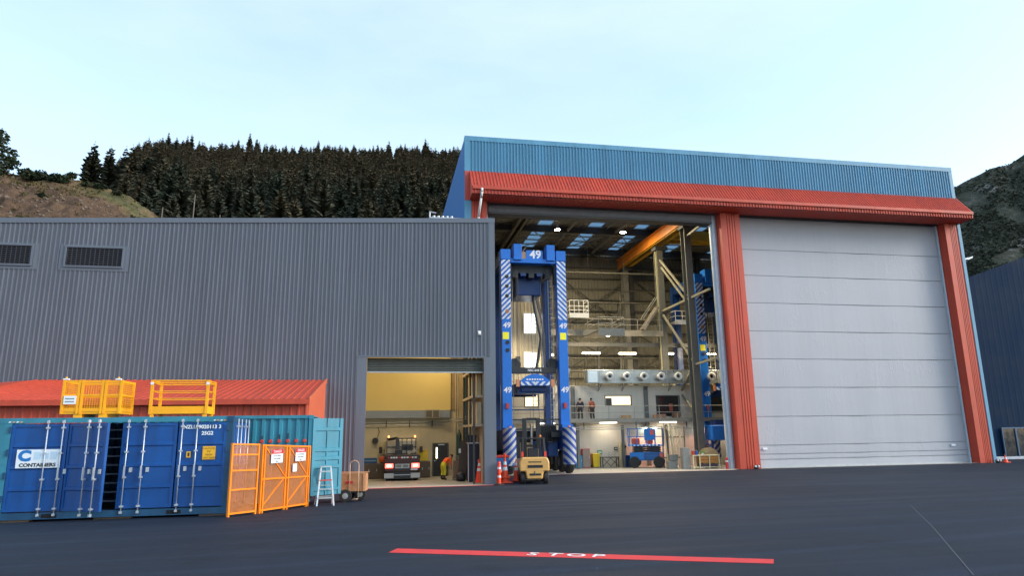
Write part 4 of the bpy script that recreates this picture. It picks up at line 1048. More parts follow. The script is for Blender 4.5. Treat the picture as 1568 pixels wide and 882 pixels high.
dm.location = (TX1 + .01 - OFF[tc_.name][0], TY - .02 - OFF[tc_.name][1], -OFF[tc_.name][2]); dm.rotation_euler = (0, 0, R(36)); OFF[dm.name] = (0, 0, 0)
dm['label'] = 'teal container door swung wide open'
for a, b in ((0, .1), (.52, .56), (1.0, 1.12)):
    m = MB(); m.box(a, -.03, dz0, b, -.001, dz1); m.build('door_frame', cont_teal, dm)
for z, h in ((dz1 - .42, .14), (dz0 + 1.35, .14), (dz0 + 1.08, .14), (dz0 + .82, .14), (dz0 + .12, .12)):
    for a, b in ((.101, .519), (.561, .999)):
        m = MB(); m.ext([(-.028, z + .02), (-.028, z + h - .02), (-.001, z + h), (-.001, z)], 'x', a, b); m.build('door_rib', cont_teal, dm)
for k in range(6):
    x = -3.72 + .262 * k
    m = MB(); m.lathe([(.05, -.02), (.062, 0), (.05, .012)], (x, TY - .004, 2.56), 10, 'y'); m.build('red_cap', M('cap red', (.55, .05, .03), .5), tc_)
    m = MB(); m.box(x - .008, TY + .0, 2.61, x + .022, TY + .016, 2.61 + (.12, .02, .16, .2, .02, .02)[k]); m.build('stain_strip', M('stain', (.02, .03, .04), .8), tc_)

# ------------------------------------------------------------------ yellow access cages on the container roof
def mesh_grid(m, o_, u, v, nu, nv, r=.006):
    o_ = Vector(o_); u = Vector(u); v = Vector(v)
    for i in range(nu + 1): m.bar(o_ + u * (i / nu), o_ + u * (i / nu) + v, r * 2)
    for j in range(nv + 1): m.bar(o_ + v * (j / nv), o_ + v * (j / nv) + u, r * 2)
    return m
TOPZ = CZ1
c1 = thing('access_cage', 'yellow mesh work cage with a white plate on the container roof', 'work cage', (-7.55, 20.9, TOPZ))
x0, x1, y0, y1, zb_, zt_ = -8.42, -7.0, 20.45, 21.4, TOPZ + .1, TOPZ + 1.0
for k, x in enumerate((-8.12, -7.5)):
    m = MB(); m.box(x, y0, TOPZ + .002, x + .2, y1, zb_ - .002)
    m.build('fork_sleeve', yel_saf, c1)
m = MB(); m.box(x0, y0, zb_, x1, y1, zb_ + .06); m.build('floor_plate', yel_saf, c1)
for z, hh in ((zb_ + .06, .1), (zt_ - .06, .06), (zb_ + .48, .05)):
    for a, b in (((x0, y0), (x1, y0)), ((x1, y0), (x1, y1)), ((x1, y1), (x0, y1)), ((x0, y1), (x0, y0))):
        m = MB(); m.bar((a[0], a[1], z + hh / 2), (b[0], b[1], z + hh / 2), .035, hh); m.build('rail', yel_saf, c1)
for x, y in ((x0, y0), (x0 + .38, y0), (x0 + .46, y0), (x0 + .96, y0), (x0 + 1.04, y0), (x1, y0), (x0, y1), (x1, y1), (x0 + .7, y1)):
    m = MB(); m.box(x - .03, y - .03, zb_, x + .03, y + .03, zt_ + .01); m.build('post', yel_saf, c1)
for a, b in (((x0, y0), (x1, y0)), ((x0, y1), (x1, y1)), ((x0, y0), (x0, y1)), ((x1, y0), (x1, y1))):
    m = MB(); L_ = math.hypot(b[0] - a[0], b[1] - a[1])
    mesh_grid(m, (a[0], a[1], zb_ + .08), (b[0] - a[0], b[1] - a[1], 0), (0, 0, zt_ - zb_ - .12), int(L_ / .06), 14, .0035); m.build('mesh_panel', yel_saf, c1)
m = MB(); m.box(x0 + .04, y0 - .05, zb_ + .26, x0 + .34, y0 - .036, zb_ + .48); pl = m.build('name_plate', signwhite, c1)
for z in (.41, .33):
    m = MB(); m.box(x0 + .08, y0 - .054, zb_ + z - .02, x0 + .30, y0 - .0505, zb_ + z + .012); m.build('plate_line', M('plate grey', (.2, .25, .28), .5), pl)
for x in (x0, x1 - .12):
    m = MB(); m.box(x - .04, y0 - .035, zt_ + .012, x + .10, y0 + .04, zt_ + .05); m.build('corner_tape', signwhite, c1); m = MB(); m.lathe([(.03, 0), (.03, .03), (.015, .04)], (x + .03, y0, zt_ + .051), 8); m.build('lifting_eye', yel_saf, c1)
c2 = thing('access_cage', 'yellow rail work cage with a solid kick plate on the container roof', 'work cage', (-5.4, 20.9, TOPZ))
x0, x1, y0, y1, zb_, zt_ = -6.22, -4.78, 20.45, 21.25, TOPZ + .08, TOPZ + 1.0
for x in (x0, x1 - .09):
    for y in (y0, y1 - .08): m = MB(); m.box(x, y, TOPZ + .002, x + .09, y + .08, zb_); m.build('foot', yel_saf, c2)
for a, b in (((x0, y0), (x1, y0)), ((x1, y0), (x1, y1)), ((x1, y1), (x0, y1)), ((x0, y1), (x0, y0))):
    m = MB(); m.bar((a[0], a[1], zb_ + .11), (b[0], b[1], zb_ + .11), .02, .2); m.build('kick_plate', yel_saf, c2)
    for z in (.42, .62, .85, .91):
        m = MB(); m.tube((a[0], a[1], zb_ + z), (b[0], b[1], zb_ + z), .013 if z < .8 else .02, 8); m.build('rail', yel_saf, c2)
m = MB(); m.box(x0, y0, zb_ + .002, x1, y1, zb_ + .008); m.build('floor_plate', yel_saf, c2)
for x, y in ((x0, y0), (x1, y0), (x0, y1), (x1, y1)):
    m = MB(); m.box(x - .035, y - .03, zb_, x + .035, y + .03, zb_ + .93); m.build('post', yel_saf, c2)
for x in (x0, x1): m = MB(); m.box(x - .04, y0 - .04, zb_ + .80, x + .04, y0 - .031, zb_ + .87); m.build('corner_tape', signwhite, c2)

# ------------------------------------------------------------------ orange mesh gates in front of the container end
meshm = M('gate mesh', (.62, .22, .06), .6, var=.1)
def gate(name, label, p, q, h, bars, diag=(), cells=True, feet=True):
    p = Vector((p[0], p[1], 0)); q = Vector((q[0], q[1], 0)); L_ = (q - p).length; ang = math.atan2(q.y - p.y, q.x - p.x)
    o = thing(name, label, 'gate', (p.x, p.y, zg(p.y)), ang, world=False)
    dz = zg(q.y) - zg(p.y)
    def B(a, b, n_, w_=.045, mat=or_gate):
        m = MB(); m.bar((a[0], 0, a[1] + dz * a[0] / L_), (b[0], 0, b[1] + dz * b[0] / L_), w_); return m.build(n_, mat, o)
    for x in bars: B((x * L_, 0 if feet else .05), (x * L_, h), 'post', .055)
    for z in (.08, h * .36, h * .62 if not diag else h * .47, h - .03) if not diag else (.08, h * .49, h - .03): B((0, z), (L_, z), 'rail')
    if not diag: B((0, h * .84), (L_, h * .84), 'rail')
    for a, b in diag: B((a[0] * L_, a[1] * h), (b[0] * L_, b[1] * h), 'brace', .03)
    m = MB(); n_u, n_v = int(L_ / .032), int(h / .032)
    for i in range(n_u + 1): x = L_ * i / n_u; m.bar((x, .012, .1 + dz * x / L_), (x, .012, h - .05 + dz * x / L_), .008)
    for j in range(n_v + 1): z = .1 + (h - .15) * j / n_v; m.bar((0, .012, z), (L_, .012, z + dz), .008)
    m.build('mesh_panel', meshm, o)
    return o, L_
g1, L1 = gate('mesh_gate', 'single orange mesh panel standing at the blue container corner', (-3.86, 19.62), (-3.33, 20.45), 1.88, (0, 1))
g2, L2 = gate('mesh_gate', 'pair of orange mesh gates with danger signs beside the containers', (-3.24, 20.55), (-2.22, 23.2), 1.86, (0, .045, .47, .53, .955, 1), (((.05, .1), (.46, .5)), ((.54, .1), (.95, .5)), ((.05, .96), (.46, .52)), ((.54, .96), (.95, .52))))
for a, dy in ((.26, 0), (.76, .0)):
    m = MB(); m.box(a * L2 - .32, -.05, 1.32, a * L2 + .32, -.035, 1.70); b_ = m.build('danger_sign', signwhite, g2)
    m = MB(); m.box(a * L2 - .32, -.055, 1.58, a * L2 + .32, -.051, 1.70); m.build('sign_header', signred, b_)
    text('sign_lettering', 'DANGER', .11, signwhite, b_, (a * L2, -.056, 1.64), ext=.001, sx=1.0)
    for k, s_ in enumerate(('AUTHORISED', 'PERSONNEL', 'ONLY')): text('sign_lettering', s_, .075, signblack, b_, (a * L2, -.052, 1.52 - .08 * k), ext=.001)
m = MB(); m.box(.6 * L2, -.05, 1.02, .6 * L2 + .24, -.03, 1.25); m.build('tag_card', signwhite, g2)
g3, L3 = gate('mesh_gate', 'orange mesh panel seen almost edge-on behind the open teal door', (-1.52, 24.55), (-1.60, 25.9), 1.95, (0, 1))
m = MB(); m.box(-.03, -.05, 1.0, .2, -.03, 1.3); m.build('tag_card', signwhite, g3)

# ------------------------------------------------------------------ step ladder
sl_ = thing('step_ladder', 'small aluminium step ladder standing by the teal door', 'ladder', (-1.70, 23.3, zg(23.2)), R(10), world=False)
H_ = 1.18
for s in (-1, 1):
    m = MB(); m.bar((s * .26, -.22, 0), (s * .15, 0, H_), .045, .025); m.build('front_rail', alu, sl_)
    m = MB(); m.bar((s * .27, .42, 0), (s * .16, .06, H_ - .02), .03, .025); m.build('rear_leg', alu, sl_)
for k in range(4):
    t = (k + .9) / 4.4; hw = .26 - .11 * t; y = -.22 + .22 * t
    m = MB(); m.box(-hw, y - .03, H_ * t - .02, hw, y + .06, H_ * t + .015); m.build('step', M('step red', (.5, .05, .03), .5) if k == 2 else alu, sl_)
m = MB(); m.box(-.17, -.04, H_, .17, .11, H_ + .03); m.build('top_cap', alu, sl_)
for z in (.25, .6): m = MB(); m.bar((-.25 + .06 * z, .42 - .3 * z, z), (.25 - .06 * z, .42 - .3 * z, z), .022); m.build('rear_brace', alu, sl_)

# ------------------------------------------------------------------ timber sided hand cart
kc = thing('hand_cart', 'timber-sided hand cart with a hoop handle and black tyres', 'cart', (-.98, 25.3, zg(25.3)), R(-6), world=False)
for k in range(4):
    m = MB(); m.box(-.55, -.36, .40 + k * .135, .52, -.335, .40 + k * .135 + .125); m.build('side_plank', wood, kc)
    m = MB(); m.box(-.55, .335, .40 + k * .135, .52, .36, .40 + k * .135 + .125); m.build('side_plank', wood, kc)
m = MB(); m.box(-.57, -.37, .36, .54, .37, .399); m.build('bed', wood, kc)
for x in (-.55, .525):
    m = MB(); m.box(x - .012, -.334, .40, x + .012, .334, .93); m.build('end_board', wood, kc)
for x in (-.52, 0, .49):
    m = MB(); m.box(x - .03, -.385, .36, x + .03, -.361, .95); m.build('stake', M('stake timber', (.55, .28, .14), .7), kc)
m = MB(); m.bar((-.6, -.36, .965), (.58, -.36, .965), .045, .03); m.bar((-.6, .36, .965), (.58, .36, .965), .045, .03); m.build('top_rail', M('stake timber', (.55, .28, .14)), kc)
m = MB(); m.box(-.12, -.392, .62, .12, -.386, .7); m.build('red_label', signred, kc)
pts = [(0.02, -.5, .55)] + [(.02 + .0, -.5, 1.25)] + [(.02 + .15 - .15 * math.cos(a), -.5, 1.25 + .14 * math.sin(a)) for a in (.5, 1.0, 1.57, 2.1, 2.6)] + [(.32, -.5, 1.25), (.32, -.5, .12), (.1, -.5, .1)]
m = MB(); m.path(pts, .016, 6); m.build('hoop_handle', M('handle tan', (.55, .36, .22), .5), kc, smooth=True)
for x, y in ((-.12, -.40), (.28, .30), (-.12, .38)):
    m = MB(); m.lathe([(.10, -.06), (.2, -.055), (.215, -.02), (.215, .02), (.2, .055), (.10, .06)], (x, y, .215), 18, 'y'); wh_ = m.build('wheel', rubber, kc, smooth=False)
    m = MB(); m.lathe([(.03, -.066), (.1, -.062), (.1, .062), (.03, .066)], (x, y, .215), 14, 'y'); m.build('rim', alu, wh_)
m = MB(); m.tube((-.12, -.4, .215), (-.12, .38, .215), .02); m.box(-.3, -.3, .3, .4, .3, .359); m.build('axle_frame', black, kc)

# ------------------------------------------------------------------ striped paint (flat print)
def stripes(name, a, b, kx, kz, ph, center):
    m = bpy.data.materials.new(name); m.use_nodes = True
    t = m.node_tree; N = t.nodes; L = t.links; p = N['Principled BSDF']; p.inputs['Roughness'].default_value = .4
    tc = N.new('ShaderNodeTexCoord'); sp = N.new('ShaderNodeSeparateXYZ'); L.new(tc.outputs['Object'], sp.inputs[0])
    def mth(op, x, y=None):
        q = N.new('ShaderNodeMath'); q.operation = op
        for i, v in enumerate((x, y)):
            if v is None: continue
            if isinstance(v, (int, float)): q.inputs[i].default_value = v
            else: L.new(v, q.inputs[i])
        return q.outputs[0]
    ax = mth('ABSOLUTE', mth('SUBTRACT', sp.outputs[0], center))
    s_ = mth('ADD', mth('MULTIPLY', ax, kx), mth('ADD', mth('MULTIPLY', sp.outputs[2], kz), ph))
    f = mth('GREATER_THAN', mth('FRACT', s_), .5)
    n = N.new('ShaderNodeTexNoise'); n.inputs['Scale'].default_value = 3; n.inputs['Detail'].default_value = 6; L.new(tc.outputs['Object'], n.inputs['Vector'])
    mr = N.new('ShaderNodeMapRange'); mr.inputs[1].default_value = .3; mr.inputs[2].default_value = .7; mr.inputs[3].default_value = .75; mr.inputs[4].default_value = 1.1; L.new(n.outputs[0], mr.inputs[0])
    mx = N.new('ShaderNodeMix'); mx.data_type = 'RGBA'; L.new(f, mx.inputs[0]); mx.inputs[6].default_value = (*a, 1); mx.inputs[7].default_value = (*b, 1)
    v = N.new('ShaderNodeVectorMath'); v.operation = 'SCALE'; L.new(mx.outputs[2], v.inputs[0]); L.new(mr.outputs[0], v.inputs['Scale'])
    L.new(v.outputs[0], p.inputs['Base Color'])
    return m
BL, WT = (.01, .12, .50), (.62, .66, .72)
st_leg = stripes('leg stripes', BL, WT, 2.7, 2.7, 0, 0)
st_sh = stripes('shield stripes', (.012, .05, .30), (.42, .44, .46), 2.0, 2.0, .2, 0)
st_chev = stripes('chevron stripes', BL, WT, 2.2, -2.2, 0, 0)
for mt_, cx in ((st_leg, 0), (st_sh, 0), (st_chev, 0)): pass

# ------------------------------------------------------------------ straddle carrier
SCX = 10.46
def carrier(name, label, loc):
    o = thing(name, label, 'straddle carrier', loc, world=False)
    B = lambda nm, mat, *a: MB().box(*a).build(nm, mat, o)
    yf = 0.0
    for s in (-1, 1):
        xa, xb = (s * 2.03 - .335, s * 2.03 + .335)
        m = MB(); m.cbox(xa, 0, 2.9, xb, .75, 14.85, .03); lg = m.build('front_leg', bluecar, o)
        m = MB(); m.box(xa + .004, -.012, 10.55, xb - .004, -.002, 14.84); m.build('hazard_panel', st_leg, lg)
        m = MB(); m.box(s * 2.06 - .24, -.014, 9.12, s * 2.06 + .2, -.002, 9.62); m.build('yellow_reflector', yel_pnl, lg)
        for z in (10.1, 5.6): text('carrier_number', '49', .54, refl, lg, (s * 2.03 + .02, -.006, z), ext=.003, bold=.012, shear=.1)
        for z in ((11.1, 12.2, 12.9, 13.6, 8.9, 8.35) if s < 0 else ()):
            m = MB(); m.lathe([(.14, -.02), (.14, 0)], (xa + .40, -.006, z), 14, 'y'); m.build('port_hole', M('port dark', (.012, .012, .015), .6) if z != 11.1 else M('port rust', (.35, .15, .07), .6), lg)
        m = MB(); m.box(s * 2.03 - .1, -.12, 4.35, s * 2.03 + .1, -.002, 4.72); m.build('side_lamp', M('lamp red', (.4, .03, .02), .3), lg)
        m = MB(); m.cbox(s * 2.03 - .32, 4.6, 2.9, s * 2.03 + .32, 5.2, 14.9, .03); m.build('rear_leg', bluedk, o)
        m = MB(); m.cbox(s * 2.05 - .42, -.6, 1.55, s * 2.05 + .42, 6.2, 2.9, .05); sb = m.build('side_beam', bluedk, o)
        m = MB(); m.box(s * 2.05 - .38, -.45, 2.901, s * 2.05 + .38, .0, 3.25); m.build('lamp_bracket', bluecar, o)
        m = MB(); m.lathe([(.08, -.06), (.1, 0)], (s * 2.05 + .12, -.46, 3.08), 10, 'y'); m.build('lamp_lens', M('lens orange', (.7, .25, .15), .3), o)
        # curved striped guard over the front wheel
        m = MB(); pr = [(s * 2.05 + .43 * math.cos(a), -.85 - .35 * math.sin(a)) for a in np.linspace(0, math.pi, 13)]
        pr2 = [(s * 2.05 + .40 * math.cos(a), -.85 - .32 * math.sin(a)) for a in np.linspace(math.pi, 0, 13)]
        m.ext([(s * 2.05 + .43, -.62)] + pr + [(s * 2.05 - .43, -.62), (s * 2.05 - .40, -.62)] + pr2 + [(s * 2.05 + .40, -.62)], 'z', .62, 3.05); m.build('wheel_guard', st_sh, o)
        for yw in (-.45, 1.3, 3.3, 5.1):
            m = MB(); m.lathe([(.3, -.24), (.62, -.25), (.72, -.18), (.745, -.08), (.745, .08), (.72, .18), (.62, .25), (.3, .24)], (s * 2.05, yw, .755), 24, 'x'); wl = m.build('wheel', rubber, o)
            m = MB(); m.lathe([(.1, -.26), (.36, -.255), (.36, .255), (.1, .26)], (s * 2.05, yw, .755), 16, 'x'); m.build('rim', M('rim grey', (.12, .13, .15), .5), wl)
            m = MB(); m.box(s * 2.05 - .16, yw - .2, 1.0, s * 2.05 + .16, yw + .2, 1.56); m.build('wheel_fork', bluedk, wl)
        m = MB(); m.cbox(s * 2.03 - .36, -.04, 14.86, s * 2.03 + .36, .8, 15.62, .02); m.build('corner_block', bluecar, o)
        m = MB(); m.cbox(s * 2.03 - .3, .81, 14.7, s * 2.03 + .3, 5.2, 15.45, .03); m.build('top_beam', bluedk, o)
        m = MB(); m.cbox(s * 1.15 - .3 + (.0 if s < 0 else .12), -.1, 14.85, s * 1.15 + .3 + (.0 if s < 0 else .12), .8, 16.03, .02); m.build('winch_tower', bluecar, o)
        for k in range(3):
            m = MB(); m.tube((s * (1.2 - .12 * k), .5 + .2 * k, 7.3), (s * (1.2 - .12 * k), .5 + .2 * k, 14.6), .014, 6); m.build('hoist_rope', black, o)
        m = MB(); m.lathe([(.1, -.05), (.36, -.06), (.42, -.03), (.42, .03), (.36, .06), (.1, .05)], (s * 1.32, .62, 7.45), 18, 'y'); m.build('sheave', black, o)
    m = MB(); m.cbox(-1.67, .05, 14.66, 1.67, .6, 14.98, .02); m.build('front_crossbeam', bluecar, o)
    m = MB(); m.box(-.5, .1, 14.985, .72, .2, 15.62); m.build('number_plate', bluecar, o)
    text('carrier_number', '49', .84, refl, o, (.18, .095, 15.3), ext=.004, bold=.02)
    m = MB(); m.box(-.9, .12, 14.985, -.52, .5, 15.5); m.bar((-.75, .3, 15.5), (-.5, .3, 15.85), .05); m.build('valve_block', M('valve tan', (.35, .22, .14), .6, dirt=.4), o)
    m = MB(); m.box(-1.6, .9, 14.1, 1.6, 4.5, 14.75); m.build('machinery_deck', black, o)
    for k in range(5):
        m = MB(); m.box(-1.4 + .6 * k, .75, 13.75 + .12 * (k % 2), -1.0 + .6 * k, 1.5, 14.09); m.build('hydraulic_unit', bluedk if k % 2 else black, o)
    m = MB(); m.cbox(-1.7, 4.62, 14.5, 1.7, 5.15, 15.1, .02); m.build('rear_crossbeam', bluedk, o)
    m = MB(); m.cbox(-1.62, .35, 6.78, 1.55, .75, 7.2, .02); hb = m.build('headblock', black, o)
    text('model_lettering', 'NSC 644 E', .22, refl, hb, (.0, .345, 6.99), ext=.003, bold=.004)
    m = MB(); m.ext([(-1.1, 5.92), (1.1, 5.92), (1.02, 6.28), (.55, 6.62), (.25, 6.72), (-.25, 6.72), (-.55, 6.62), (-1.02, 6.28)], 'y', .2, .7); sp_ = m.build('spreader_front', bluecar, o)
    m = MB(); m.box(-1.04, .17, 5.93, 1.04, .198, 6.2); m.build('chevron_panel', st_chev, sp_)
    for k in range(7): m = MB(); m.box(-.62 + .18 * k, .19, 6.3, -.50 + .18 * k, .199, 6.4); m.build('white_mark', refl, sp_)
    for s in (-1, 1):
        m = MB(); m.box(s * 1.24 - .12, .15, 5.85, s * 1.24 + .12, .35, 6.35); m.build('spreader_lamp', M('lamp amber', (.55, .22, .10), .35), sp_)
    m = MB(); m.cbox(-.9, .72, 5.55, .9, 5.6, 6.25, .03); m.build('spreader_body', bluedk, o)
    for z in (1.0, 5.2): m = MB(); m.box(-1.15, z - .1, 5.4, 1.15, z + .12, 5.75); m.build('spreader_arm', bluedk, o)
    # cab stair, cable chain and ladder on the rear frame
    m = MB()
    for dx in (0, .45):
        m.tube((.75 + dx, 4.4, 3.0), (.75 + dx, 4.4, 13.8), .035, 6)
    for k in range(34): m.tube((.75, 4.4, 3.2 + k * .31), (1.2, 4.4, 3.2 + k * .31), .018, 5)
    m.build('ladder', M('ladder grey', (.38, .36, .28), .5), o)
    m = MB(); m.path([(.2, 2.2, 13.9), (.55, 2.2, 11.5), (.95, 2.2, 9.5), (.7, 2.2, 8.0), (.45, 2.2, 7.0)], .11, 8); m.build('cable_chain', M('cable grey', (.10, .10, .10), .6), o)
    m = MB(); m.box(-1.5, 5.3, 2.0, 1.5, 5.7, 2.7); m.box(-1.2, 5.35, 2.7, 1.3, 5.6, 3.1); m.build('rear_tie', black, o)
    m = MB(); m.box(1.0, .0, 2.4, 1.62, .5, 2.75); m.box(.35, 1.0, 1.9, 1.62, 1.3, 3.2); m.build('battery_rack', black, o)
    # hydraulic packs, hoses and stowed gear between the side beams
    for k, (x, y, z, w_, h_, mt_) in enumerate(((1.2, .4, 1.1, .7, 1.0, bluedk), (.85, 2.4, .9, .8, 1.2, bluecar), (-1.25, 1.2, 1.0, .6, 1.4, black), (-1.3, 3.4, 1.2, .7, .9, bluedk), (1.25, 4.2, 1.2, .6, 1.5, black))):
        m = MB(); m.cbox(x - w_ / 2, y, z, x + w_ / 2, y + .9, z + h_, .04); m.build('hydraulic_pack', mt_, o)
    for k in range(9):
        x = .45 + .13 * k; m = MB(); m.path([(x, .35, 3.3 - .05 * k), (x + .06, .3, 2.3), (x - .05, .32, 1.6 + .06 * k)], .022, 5); m.build('hose', black, o)
    for k, (z, y) in enumerate(((3.25, .1), (3.6, .35), (4.4, 4.4))):
        m = MB(); m.bar((-1.68 if k != 0 else .3, y, z), (1.68, y, z), .09); m.build('cross_pipe', black if k < 2 else bluedk, o)
    for s in (-1, 1):
        m = MB()
        for dx in (-.16, .16): m.tube((s * 1.5 + dx, 1.3, 3.2), (s * 1.5 + dx, 1.3, 14.0), .025, 5)
        for k in range(26): m.tube((s * 1.5 - .16, 1.3, 3.4 + k * .41), (s * 1.5 + .16, 1.3, 3.4 + k * .41), .016, 5)
        m.build('access_ladder', M('ladder grey', (.38, .36, .28)), o)
        m = MB(); m.box(s * 1.45 - .12, 2.4, 5.2, s * 1.45 + .12, 2.7, 13.9); m.build('lift_cylinder', bluedk, o)
    for k in range(4):
        m = MB(); m.path([(.3 + .1 * k, 1.9, 13.9), (.6 + .1 * k, 1.9, 12.0 - .3 * k), (1.0 + .06 * k, 1.9, 10.5 - .4 * k), (1.05, 1.9, 7.5)], .03, 5); m.build('cable', M('cable grey', (.10, .10, .10)), o)
    for s in (-1, 1):
        m = MB(); m.box(s * 1.62 - .05, .3, 13.2, s * 1.62 + .05, .8, 14.6); m.build('guide_plate', black, o)
    m = MB(); m.cbox(-.95, 1.6, 12.6, .9, 4.2, 14.05, .05); m.build('drive_house', bluedk, o)
    return o
car1 = carrier('straddle_carrier', 'tall blue straddle carrier numbered 49 standing in the open doorway', (SCX, 46.42, 0))
car2 = copy_tree(car1); car2.location = (27.9, 52.0, 0)
car2['label'] = 'second blue straddle carrier half hidden behind the middle column'

# ------------------------------------------------------------------ forklift (seen from behind)
fk = thing('forklift', 'worn yellow forklift seen from behind before the carrier', 'forklift', (8.28, 37.6, 0), R(-9), world=False); fk.scale = (1.12, 1.12, 1.06)
m = MB()
prof = [(-.72, .62), (-.72, 1.08), (-.62, 1.32), (.62, 1.32), (.72, 1.08), (.72, .62), (.44, .62), (.38, .24), (-.38, .24), (-.44, .62)]
m.ext([(x, z) for x, z in prof], 'y', -.25, .35)
cw = m.build('counterweight', fork_ye, fk); cw.modifiers.new('bevel', 'BEVEL').width = .05
m = MB(); m.box(-.34, -.262, .80, .40, -.248, .94); m.build('vent_slot', black, cw)
m = MB(); m.box(-.25, -.262, .42, .3, -.248, .52); m.build('tow_recess', black, cw)
m = MB(); m.tube((0, -.3, .46), (0, -.2, .7), .03); m.build('tow_pin', black, cw)
m = MB(); m.box(-.3, -.258, 1.06, .34, -.249, 1.13); m.build('name_strip', M('dark strip', (.16, .11, .05), .6), cw)
m = MB(); m.cbox(-.66, .36, .35, .66, 1.9, 1.1, .04); m.build('body', fork_ye, fk)
m = MB(); m.cbox(-.3, .7, 1.1, .3, 1.2, 1.25, .04); m.cbox(-.28, .62, 1.2, .28, .75, 1.75, .04); m.build('seat', black, fk)
for x in (-.56, .56):
    m = MB(); m.bar((x, .15, 1.3), (x * .92, .5, 2.25), .09); m.build('guard_post', black, fk)
    m = MB(); m.bar((x, 1.75, 1.1), (x * .92, 1.5, 2.25), .07); m.build('guard_post', black, fk)
    m = MB(); m.box(x - .06 if x < 0 else x - .05, .12, 1.32, x + .05 if x < 0 else x + .06, .2, 1.6); m.build('tail_lamp', M('tail red', (.75, .06, .03), .3), fk)
    m = MB(); m.lathe([(.12, -.12), (.27, -.125), (.31, -.08), (.31, .08), (.27, .125), (.12, .12)], (x, .1, .31), 20, 'x'); w1 = m.build('rear_wheel', rubber, fk)
    m = MB(); m.lathe([(.14, -.15), (.34, -.155), (.39, -.1), (.39, .1), (.34, .155), (.14, .15)], (x, 1.7, .39), 20, 'x'); m.build('front_wheel', rubber, fk)
m = MB(); m.cbox(-.58, .45, 2.22, .58, 1.55, 2.3, .02); m.build('overhead_guard', black, fk)
for k in range(4): m = MB(); m.bar((-.42 + .28 * k, .45, 2.34), (-.42 + .28 * k, 1.55, 2.34), .04); m.build('guard_bar', black, fk)
for x in (-.36, .36):
    m = MB(); m.cbox(x - .11, 1.95, .1, x + .11, 2.2, 3.35, .01); m.build('mast_rail', black, fk)
for z in (.5, 1.8, 3.25): m = MB(); m.box(-.26, 2.0, z, .26, 2.14, z + .12); m.build('mast_tie', black, fk)
m = MB(); m.tube((0, 2.08, .2), (0, 2.08, 2.9), .05); m.build('lift_cylinder', M('cylinder grey', (.3, .3, .3), .35, .6), fk)
m = MB(); m.box(-.5, 2.22, .1, .5, 2.3, .6); m.box(-.4, 2.3, .08, -.28, 3.3, .13); m.box(.28, 2.3, .08, .4, 3.3, .13); m.build('fork_carriage', black, fk)
m = MB(); m.tube((-.1, 1.45, 1.1), (-.05, 1.3, 1.5), .03); m.lathe([(.15, 0), (.18, .02), (.15, .04)], (-.04, 1.28, 1.5), 14); m.build('steering_wheel', black, fk)
m = MB(); m.lathe([(.05, 0), (.055, .1), (.03, .14)], (.35, .5, 2.31), 10); m.build('beacon', M('beacon amber', (.75, .22, .02), .3), fk)

# ------------------------------------------------------------------ cones and marker posts
def cone(label, x, y, h, rb, bands=2, base=True, ring=False):
    o = thing('traffic_cone', label, 'traffic cone', (x, y, 0), group='cones by the doorway')
    m = MB(); m.lathe([(rb, .05), (rb * .16, h - .06), (rb * .2, h - .05), (rb * .2, h)], (x, y, 0), 20); body = m.build('cone', conemat, o, smooth=False)
    m = MB(); m.cbox(x - rb * 1.45, y - rb * 1.45, 0.008, x + rb * 1.45, y + rb * 1.45, .055, .012); m.build('base', conemat, o)
    for k in range(bands):
        z0 = h * (.48 + .22 * k); z1 = z0 + h * (.13 - .01 * k)
        R_ = lambda z: rb + (rb * .16 - rb) * (z - .05) / (h - .11)
        m = MB(); m.lathe([(R_(z0) + .004, z0), (R_(z1) + .004, z1)], (x, y, 0), 20, cap=False); m.build('band', refl, o)
    if ring: m = MB(); m.lathe([(rb * 1.25, .26), (rb * 1.32, .31), (rb * .98, .36), (rb * .9, .3)], (x, y, 0), 20); m.build('collar', conemat, o); m = MB(); m.lathe([(.04, h), (.075, h + .03), (.075, h + .15), (.03, h + .19)], (x, y, 0), 10); m.build('cone_lamp', conemat, o)
    return o
cone('orange cone with two white bands before the dark cabinet', 5.55, 39.75, 1.30, .23)
cone('tall orange cone with a collar beside the warehouse corner', 6.85, 38.75, 1.42, .26, ring=True)
cone('orange cone half hidden behind the tall collared cone', 6.62, 39.15, 1.2, .22)
cone('slim orange cone standing before the left wheel guard', 7.72, 40.0, 1.25, .18)
pst = thing('marker_post', 'slim orange marker post with white bands at the warehouse corner', 'marker post', (6.42, 39.3, 0))
pst.location = (6.3, 37.45, 0); OFF[pst.name] = (6.3, 37.45, 0)
m = MB(); m.lathe([(.10, .07), (.10, .5), (.085, .56), (.10, .62), (.10, 1.0), (.08, 1.06), (.10, 1.12), (.075, 1.2)], (6.3, 37.45, 0), 14); m.build('post', conemat, pst)
m = MB(); m.lathe([(.30, .004), (.30, .03), (.16, .075)], (6.3, 37.45, 0), 16); m.build('base', rubber, pst)
for z in (.38, .82): m = MB(); m.lathe([(.104, z), (.104, z + .11)], (6.3, 37.45, 0), 14, cap=False); m.build('band', refl, pst)
rc = cone('small red and white cone at the far right column foot', 46.6, 45.5, .6, .16, 1); rc['group'] = 'cones by the doorway'
def helmet_light(name, label, x, y, c1_, c2_):
    o = thing(name, label, 'floor lamp', (x, y, 0))
    m = MB(); m.lathe([(.13, .01), (.17, .08), (.15, .24), (.06, .30)], (x, y, 0), 12); m.build('body', c1_, o)
    for dx in (-.13, .12): m = MB(); m.lathe([(.05, -.2), (.075, -.17), (.07, -.1)], (x + dx, y, .2), 10, 'y'); m.build('lens', c2_, o)
helmet_light('guide_lamp', 'small dark lamp with pale lenses at the middle column foot', 25.9, 45.35, black, refl)
